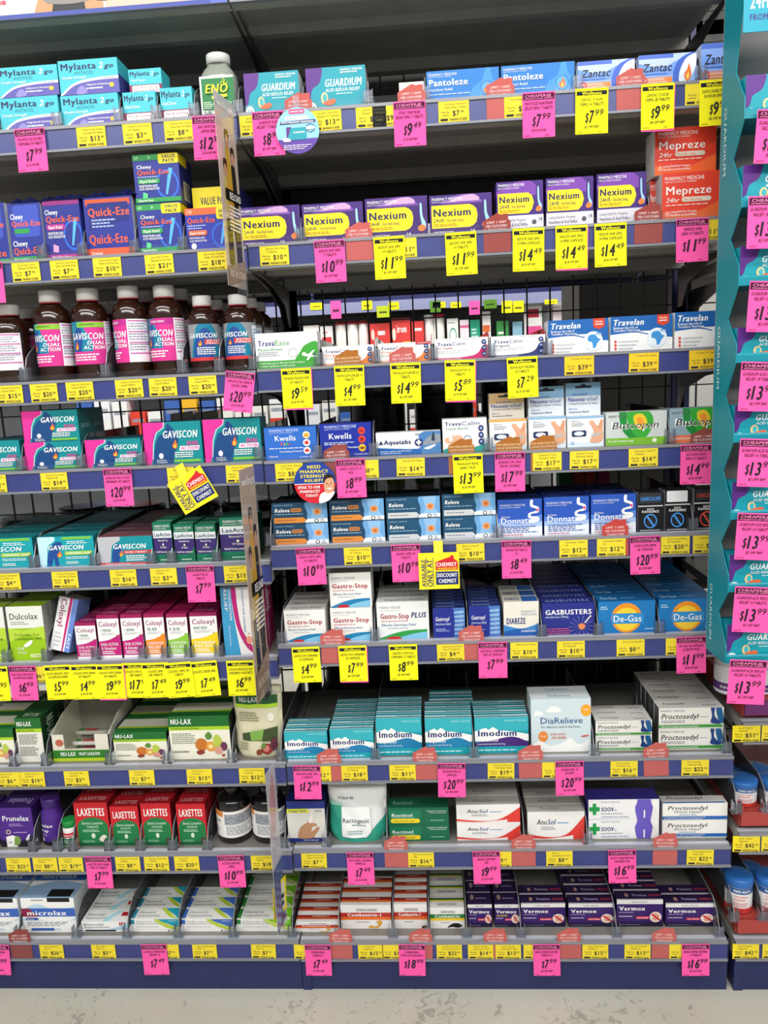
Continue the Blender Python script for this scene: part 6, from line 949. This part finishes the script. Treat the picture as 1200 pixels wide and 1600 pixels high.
# blade signs standing out from the bay joint
def blade(px, y0, y1, w, layers, label, turn, base):
    A = onY(px, y0, -.03); B_ = onY(px, y1, -.03); h = A.z - B_.z
    t = empty('blade_sign', (A.x, -.012, A.z), label, 'shelf sign'); t.rotation_euler = (0, 0, math.radians(turn)); X1 = (A.x + B_.x) / 2; t.location.x = xat(px + (4 if y0 < 500 else 2), -.012, (A.z + B_.z) / 2)
    m = MB(); m.box(-w, 0, 0, .0006, -h, 0, mat(base, 'card')); prints(m, (-w, 0, -h), (1, 0, 0), (0, 0, 1), w, h, layers, 'gloss'); m.build('sign_panel', t)
    k = MB(); k.box(-w * .5, .004, -.0012, 0, -h - .012, -h + .03, ACRY); k.build('sign_holder', t); k = MB(); k.box(-.004, .004, -.002, .012, -h * .2, -h * .12, ACRY); k.build('sign_clip', t)
def fam(): return [[S(c, (u - 14, v - 44), (u - 12, v - 8), (u, v - 4), (u + 12, v - 8), (u + 14, v - 44)) for u, v, c in ((30, 62, '#c8b87a'), (72, 70, '#2a2624'), (48, 78, '#caa03a'))], [[E('#c8967a', u, v, 9, 4.2), S('#3a241a', (u - 9, v), (u - 8, v + 5), (u + 8, v + 5), (u + 9, v), (u + 3, v + 2.6), (u - 4, v + 2.4))] for u, v in ((30, 62), (72, 70), (48, 78))], R('#2a2624', 18, 12, 42, 36), R('#3a3430', 58, 12, 86, 40)]
blade(408, 728, 1080, .085, [R('#b8a596', 0, 0, 100, 100), fam(), T(WH, 'wellness', 6, 93, 94, 97, 'b'), R('#1c1a1a', 20, 46, 100, 52), T(WH, 'RELOAD', 40, 47, 98, 51, 'k'), G(WH, 30, 30, 96, 44, 7), P('#9a8272', (0, 0), (100, 10), (100, 20), (0, 12)), T('#e0d0c4', 'ASK IN STORE', 10, 6, 92, 10, 'b')], 'tan blade sign with standing family at bay joint, halfway up', 84, '#b8a596')
blade(371, 158, 452, .085, [R('#c4b4a8', 0, 0, 100, 100), fam(), T('#efe9e4', 'wellness', 6, 93, 94, 97, 'b'), R('#1c1a1a', 20, 46, 100, 52), T(WH, 'RELOAD', 40, 47, 98, 51, 'k'), G(WH, 30, 30, 96, 44, 7), P('#9a8272', (0, 0), (100, 6), (100, 16), (0, 10)), T('#e0d0c4', 'ASK IN STORE', 10, 5, 92, 9, 'b')], 'tan blade sign with standing family at bay joint, near the top', 81, '#c4b4a8')
blade(436, 1195, 1440, .06, [R('#c9c6cc', 0, 0, 100, 100), S('#c89a9a', (20, 80), (60, 96), (80, 80), (60, 60), (30, 66)), R('#5a6a9a', 0, 0, 100, 40)], 'narrow clear edged blade sign low at bay joint', 84, '#c9c6cc')
m = MB(); h = .075; m.box(-.055, 0, 0, .0006, -h, 0, mat('#e8d81e', 'card')); prints(m, (-.055, 0, -h), (1, 0, 0), (0, 0, 1), .055, h, [R('#d8d4c0', 10, 10, 88, 90), R(INK, 14, 20, 80, 34), R(INK, 14, 42, 80, 56)], 'card')
o = m.build('price_ticket', None, (xat(446, -.02, .27), -.01, .292)); o.rotation_euler = (0, math.radians(4), math.radians(72)); tag(o, 'yellow edged card seen edge on, bent outward at the low bay joint', 'price ticket')
# advertising strip on the top shelf
A, B_ = onY(-60, 36, -.008), onY(355, 4, -.008); m = MB(); w = B_.x - A.x; h = .075
m.box(-w / 2, w / 2, 0, .001, 0, h, mat('#e2b9a8', 'card')); prints(m, (-w / 2, 0, 0), (1, 0, 0), (0, 0, 1), w, h, [R('#d8d4cf', 0, 0, 55, 100), S('#2a2a30', (34, 0), (34, 30), (42, 40), (50, 30), (50, 0)), S('#c8946a', (28, 0), (32, 60), (36, 60), (34, 0)), S('#c8946a', (48, 0), (48, 60), (53, 60), (54, 0)), S('#4a4038', (51, 30), (52, 70), (60, 70), (58, 30)), S('#8a8480', (33, 30), (34, 80), (48, 80), (50, 30)), T('#f6f4f2', 'THE LOAD', 32, 42, 57, 74, 'k'), R('#3f4fa0', 0, 0, 100, 10), R('#5a6ac0', 94, 0, 100, 100), G('#d0506a', 8, 30, 20, 46, 1)], 'card')
tag(m.build('advertising_strip', None, ((A.x + B_.x) / 2, -.0085, LZB[0] - .002)), 'pink and grey advertising strip along the top left shelf edge', 'shelf sign')
# ------------------------------------------------------------------ teal cardboard display hanging in front of the jar bay
TEAL = mat('#128c9c'); TEALD = mat('#0f7884'); GREYC = mat('#9b9492', 'paper')
dx = onY(1118, 560, -.105); root = empty('cardboard_display', (dx.x, -.1, dx.z), 'tall teal hanging cardboard display with zigzag side', 'display stand')
LV = [(115, 188), (255, 326), (383, 448), (510, 568), (632, 692), (752, 812), (865, 925), (975, 1036)]
LX = [1149, 1143, 1139, 1134, 1128, 1124, 1121, 1117]
YB, YF_, DW = -.1, -.19, .2
def DXl(y): return onY(1133 - 30 * y / 1010, y, YB)          # rear edge line of the side panel
def loc(p_): return Vector(p_) - Vector(root.location)
pts = []; zt = DXl(-40); zb_ = DXl(1012)
def lx(z): t_ = (zt.z - z) / (zt.z - zb_.z); return zt.x + (zb_.x - zt.x) * t_
front = [(YF_, zt.z)]
zl = []
for (a, b) in LV:
    za, zb2 = onY(1140, a, YF_).z, onY(1135, b, YF_).z; zl.append((za, zb2))
for i, (za, zb2) in enumerate(zl):
    front += [(YF_ + .035, za + .012), (YF_ - .004, zb2 + .03), (YF_ - .004, zb2)]
prof = [(YB, zt.z)] + front + [(YF_ + .02, zl[-1][1] - .002), (YB, zb_.z)]
for xo, nm in ((0, 'side_panel'), (DW, 'side_panel')):
    sp = MB(); vs0 = [loc((lx(z) + xo, y, z)) for y, z in prof]; vs1 = [v + Vector((.0016, 0, 0)) for v in vs0]; n = len(prof)
    sp.raw(vs0 + vs1, [tuple(range(n)), tuple(range(2 * n - 1, n - 1, -1))] + [(i, n + i, n + (i + 1) % n, (i + 1) % n) for i in range(n)], TEAL)
    if xo == 0:
        for zc in (onY(1125, 228, YB).z, onY(1110, 560, YB).z, onY(1105, 950, YB).z):
            o_ = loc((lx(zc) - .0003, YB - .012, zc)); vsl, fsl = text2d('GUARDIUM', 'b'); H_ = .105
            sp.raw([o_ + Vector((-.0002 - .0001 * d, -.002 - .012 * v, H_ * (.5 - u))) for u, v, d in vsl], fsl, mat('#cfe8ea'))
    sp.build(nm, root)
bk = MB(); q = [loc((lx(zt.z), YB, zt.z)), loc((lx(zt.z) + DW, YB, zt.z)), loc((lx(zb_.z) + DW, YB, zb_.z)), loc((lx(zb_.z), YB, zb_.z))]
bk.raw(q + [v + Vector((0, .002, 0)) for v in q], [(3, 2, 1, 0), (4, 5, 6, 7), (0, 1, 5, 4), (2, 3, 7, 6), (1, 2, 6, 5), (3, 0, 4, 7)], GREYC); bk.build('back_panel', root)
for i, ((za, zb2), x_) in enumerate(zip(zl, LX)):
    xl = lx(zb2) + .0018; tr = MB()
    a = loc((xl, YF_, zb2)); tr.box(a.x, a.x + DW - .004, a.y, YB - root.location.y - .001, a.z, a.z + .0016, TEALD)
    tr.prism([(a.y - .002, a.z), (a.y, a.z), (a.y, a.z + .015), (a.y - .002, a.z + .012)], 'x', a.x, a.x + DW - .004, TEAL)
    tr.build('tray', root)
    k = 'guardium14'; h = za - zb2 - .005; w = .108; me = box_mesh(k, w, h, .045); xb = xat(x_, YF_ + .004, zb2 + .02)
    o = inst('tablet_box', me, (max(xb + w / 2, lx(za) + w / 2 + .0045), YF_ + .0045, zb2 + .0022)); tag(o, 'teal heartburn tablet box with purple corner, %s level from the top of the cardboard display' % ORD[i], 'medicine box', 'boxes in the teal display')
hd = MB(); A = onY(1160, 52, YF_); a = loc((A.x, YF_ - .002, A.z)); hd.box(a.x, a.x + .16, a.y, a.y + .002, a.z, a.z + .09, mat('#1aa0b8')); prints(hd, (a.x, a.y, a.z), (1, 0, 0), (0, 0, 1), .16, .09, [T(WH, '24HR PROTECTION', 6, 36, 96, 60, 'k'), T('#3a3a8a', 'FROM FREQUENT HEARTBURN', 6, 18, 98, 28, 'k')]); hd.build('header_card', root)
for i, (px, py) in enumerate(((1184, 173), (1170, 308), (1172, 441), (1159, 567), (1157, 687), (1153, 803), (1149, 918), (1141, 1032))):
    A = onY(px, py, YF_ - .012); w, h = .063, .079; m = MB(); wr = slab(m, w, h, .0004, PK, 'paper', .004)
    prints(m, (0, 0, 0), (1, 0, 0), (0, 0, 1), w, h, [R('#4a1030', 2, 83, 98, 97), T('#fa8ac0', 'CHEAPER@', 8, 89, 88, 95, 'b'), T('#fa8ac0', 'WAREHOUSE PRICES', 6, 84.5, 94, 87.5, 'b'), T(INK, 'GUARDIUM ACID REFLUX', 6, 72, 94, 79, 'bi'), T(INK, 'RELIEF 14 TABLETS', 14, 62, 86, 69, 'bi'), T(INK, '$', 18, 26, 29, 48, 'bi'), T(INK, '13', 30, 24, 60, 53, 'ki'), T(INK, '99', 64, 40, 88, 54, 'i'), T(INK, '$2 OFF RRP', 28, 13, 72, 19, 'bi'), G('#8a3060', 5, 3, 24, 6, 1, False)], 'paper', wrap=wr)
    o = m.build('price_ticket', None, (A.x + w / 2, A.y, A.z)); o.rotation_euler.y = math.radians(4 if i not in (1,) else 2); tag(o, 'pink discount ticket on the %s level of the teal cardboard display' % ORD[i], 'price ticket', 'pink tickets on the teal display')
# ------------------------------------------------------------------ seen through the mesh: tubs on the rear half
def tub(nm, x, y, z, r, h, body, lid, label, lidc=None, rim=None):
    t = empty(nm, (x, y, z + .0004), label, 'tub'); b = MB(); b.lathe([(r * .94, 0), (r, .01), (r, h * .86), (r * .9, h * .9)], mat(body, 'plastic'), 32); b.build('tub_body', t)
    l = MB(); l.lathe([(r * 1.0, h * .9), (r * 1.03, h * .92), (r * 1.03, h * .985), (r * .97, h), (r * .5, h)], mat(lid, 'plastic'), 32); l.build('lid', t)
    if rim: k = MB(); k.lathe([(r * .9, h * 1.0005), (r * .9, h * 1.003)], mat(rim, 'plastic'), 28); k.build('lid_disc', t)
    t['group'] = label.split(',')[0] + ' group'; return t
BT = [0]
for z, h, items in ((1.12, .30, [(.19, .6, .075), (.37, .62, .08), (.545, .6, .075), (.70, .63, .07)]),):
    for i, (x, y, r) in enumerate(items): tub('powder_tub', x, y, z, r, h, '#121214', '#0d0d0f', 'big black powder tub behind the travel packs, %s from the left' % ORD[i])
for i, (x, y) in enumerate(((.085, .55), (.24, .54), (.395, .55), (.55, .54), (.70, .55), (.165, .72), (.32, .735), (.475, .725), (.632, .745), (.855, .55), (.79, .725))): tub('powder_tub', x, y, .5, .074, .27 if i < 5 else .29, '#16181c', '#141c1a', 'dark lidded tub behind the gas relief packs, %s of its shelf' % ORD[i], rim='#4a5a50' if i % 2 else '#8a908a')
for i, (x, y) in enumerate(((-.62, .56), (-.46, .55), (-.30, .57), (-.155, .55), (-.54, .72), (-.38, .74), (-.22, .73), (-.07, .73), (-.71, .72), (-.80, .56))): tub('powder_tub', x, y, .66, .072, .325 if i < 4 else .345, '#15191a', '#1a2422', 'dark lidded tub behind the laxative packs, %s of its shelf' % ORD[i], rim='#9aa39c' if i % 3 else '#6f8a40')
for i, px in enumerate((572, 620, 665, 702, 738, 763)):
    X = xat(px, .56, 1.0); tub('vitamin_jar', X, .58, .905, .026, .165 if i != 3 else .175, '#e4e4de', '#5a9a3a' if i != 1 else '#a8c83a', 'white jar with green lid behind the cramp packs, %s from the left' % ORD[i])
def plain_box(nm, x0, x1, y, d, z0, z1, c, layers, label, cat='box'):
    m = MB(); m.box(-(x1 - x0) / 2, (x1 - x0) / 2, 0, d, 0, z1 - z0, mat(c)); prints(m, (-(x1 - x0) / 2, 0, 0), (1, 0, 0), (0, 0, 1), x1 - x0, z1 - z0, layers)
    o = m.build(nm, None, ((x0 + x1) / 2, y, z0)); return tag(o, label, cat, 'packs across the mesh')
for i, px in enumerate((874, 894, 915, 935)):
    x0, x1 = xat(px, .56, .98), xat(px + 18, .56, .98); plain_box('medicine_carton', x0, x1, .56, .05, .905, onY(px, 738, .56).z, ('#3a8a5a', '#c8383a', '#c8383a', '#b83a6a')[i], [E('#f0e0dc', 50, 55, 36, 14), R('#e8d8d4', 10, 10, 90, 18)], '%s carton with oval badge behind the stomach tablets' % ('green', 'first red', 'second red', 'plum')[i])
# far aisle products (shelf surfaces FZ[2] and FZ[1])
def fbox(px0, px1, yt, zi, c, layers, label, nm='medicine_carton'):
    Yf = FY + .02; z0 = FZ[zi] + .0004; x0, x1 = xat(px0, Yf, z0), xat(px1, Yf, z0); zt_ = onY(px0, yt, Yf).z; return plain_box(nm, x0 + .002, x1 - .002, Yf, .1, z0, zt_, c, layers, label)
RW = [R('#d83a3a', 10, 30, 90, 60), G('#d8a0a0', 12, 70, 80, 84, 1)]
for a, b, yt, cc, ly, lb in ((476, 501, 509, '#e8e4e0', RW, 'white carton with red band, first across the aisle'), (502, 522, 510, '#e8e4e0', RW, 'white carton with red band, second across the aisle'), (579, 611, 506, '#d8443f', [G(WH, 40, 50, 90, 80, 1), E('#e8d8c8', 14, 60, 8, 20)], 'low red carton across the aisle'), (612, 643, 498, '#d8443f', [T(WH, 'iron', 30, 55, 80, 80, 'k'), E('#e8d8c8', 14, 50, 10, 20), R('#f0c83a', 60, 6, 96, 26)], 'tall red iron supplement carton across the aisle'), (644, 664, 502, '#d8443f', [G(WH, 20, 60, 90, 80, 1)], 'narrow red carton across the aisle'), (699, 718, 498, '#eceae6', [O('#3a9a6a', 50, 40, 32, 28, .2), G('#9ab0a0', 10, 80, 90, 90, 1)], 'white carton with green ring across the aisle'), (719, 734, 500, '#e8dce2', [R('#d86a9a', 0, 70, 100, 80), R('#d86a9a', 0, 20, 100, 30)], 'white and pink carton across the aisle'), (735, 751, 500, '#2a9a7a', [G('#cfe8de', 12, 30, 86, 70, 3)], 'teal carton across the aisle'), (753, 768, 487, '#ece8e4', [R('#d86a3a', 10, 40, 90, 60)], 'tall white carton with orange band across the aisle'), (776, 796, 502, '#3f8a4a', [G(WH, 10, 40, 90, 60, 1)], 'green carton across the aisle'), (801, 817, 503, '#8ab4c8', [], 'pale blue carton across the aisle'), (819, 848, 470, '#dcdad6', [R('#a8283a', 18, 60, 82, 80), R('#d8508a', 10, 6, 96, 40)], 'tall white pack with dark red panel across the aisle'), (864, 886, 478, '#dccfd6', [E('#e8a8c0', 40, 40, 30, 20)], 'pale pink pack across the aisle'), (888, 908, 480, '#e0dcd8', [G(GY, 10, 40, 80, 70, 2)], 'pale grey pack across the aisle')): fbox(a, b, yt, 2, cc, ly, lb)
for i, (px, w_, cp) in enumerate(((534, 20, '#c8303a'), (552, 18, '#c8303a'), (569, 16, '#c83a30'), (672, 14, '#d8d8d4'), (687, 17, '#c0283a'))):
    Yf = FY + .02; X = xat(px, Yf, FZ[2]); r = .028 if w_ > 16 else .024; tub('vitamin_bottle', X, Yf + r, FZ[2] + .0003, r, .15 if i < 3 else .16, '#e6e2dc', cp, 'white vitamin bottle with %s cap, %s across the aisle' % ('red' if cp != '#d8d8d4' else 'white', ORD[i]))
rnd = random.Random(4)
pal = ['#e8e8e6', '#e4e6ea', '#d8402f', '#3a62b0', '#e8e6e0', '#f0b428', '#5aa0d0', '#e8e8e4']
for i in range(24):
    a = 128 + i * 27; cc = pal[rnd.randrange(8)]
    fbox(a, a + 24, rnd.uniform(622, 648), 1, cc, [R(pal[(i * 3 + 1) % 8], 0, rnd.uniform(10, 30), 100, rnd.uniform(40, 60)), G(GY, 10, 70, 90, 86, 1)], 'carton across the aisle on the lower shelf, %s' % ('%s from the left' % ORD[i] if i < 20 else '%s from the right' % ORD[23 - i]))
for i, (px, y0, y1, cc) in enumerate(((544 - 50, 473, 484, YP), (524, 470, 498, PK), (573, 470, 484, YP), (598, 478, 496, '#b8c82a'), (615, 472, 484, YP), (680, 470, 488, '#5a8a2a'), (686, 472, 481, YP), (712, 472, 481, YP), (741, 470, 492, PK), (766, 468, 482, '#5a8a2a'), (792, 470, 490, YP), (810, 470, 490, YP), (861, 468, 475, YP), (888, 466, 486, YP), (910, 462, 486, YP))):
    w_ = .05 if i % 3 else .06; A, B_ = onY(px, y0, FY - .012), onY(px, y1, FY - .012); m = MB(); m.box(-w_ / 2, w_ / 2, 0, .001, B_.z - A.z, 0, mat(cc, 'paper')); prints(m, (-w_ / 2, 0, B_.z - A.z), (1, 0, 0), (0, 0, 1), w_, A.z - B_.z, [G(INK, 20, 30, 80, 60, 1, False)], 'paper'); tag(m.build('price_ticket', None, (A.x, FY - .012, A.z)), '%s ticket on the far aisle rail, %s along' % ({YP: 'yellow', PK: 'pink'}.get(cc, 'green'), ORD[i]), 'price ticket', 'far aisle tickets')
# white bags behind the antacid boxes
for i, (px0, px1) in enumerate(((276, 312), (314, 350))):
    X0, X1 = xat(px0, .6, 1.14), xat(px1, .6, 1.14); m = MB(); w = X1 - X0; m.prism([(-w / 2, 0), (w / 2, 0), (w / 2 * .96, .1), (w / 2, .135), (w / 2 * .9, .145), (-w / 2 * .95, .14), (-w / 2, .12), (-w / 2 * .95, .08)], 'y', 0, .05, mat('#c9c6be', 'film')); tag(m.build('white_bag', None, ((X0 + X1) / 2, .58, 1.131)), 'plain white bag behind the larger antacid boxes, %s' % ('on the left', 'on the right')[i], 'bag', 'white bags')
label_all()
def label_reg(reg):
    g = {}
    for e in reg: g.setdefault((e[1], e[2]), []).append(e)
    for (d, r), es in g.items():
        es.sort(key=lambda e: e[3])
        for i, e in enumerate(es):
            p_ = posn(i, len(es)); e[0]['label'] = ', '.join([d + (' reading $%s' % e[4] if e[4] else '')] + ([p_] if p_ else []) + [rowname(r)])
label_reg(TREG); label_reg(HREG); label_reg(DREG)
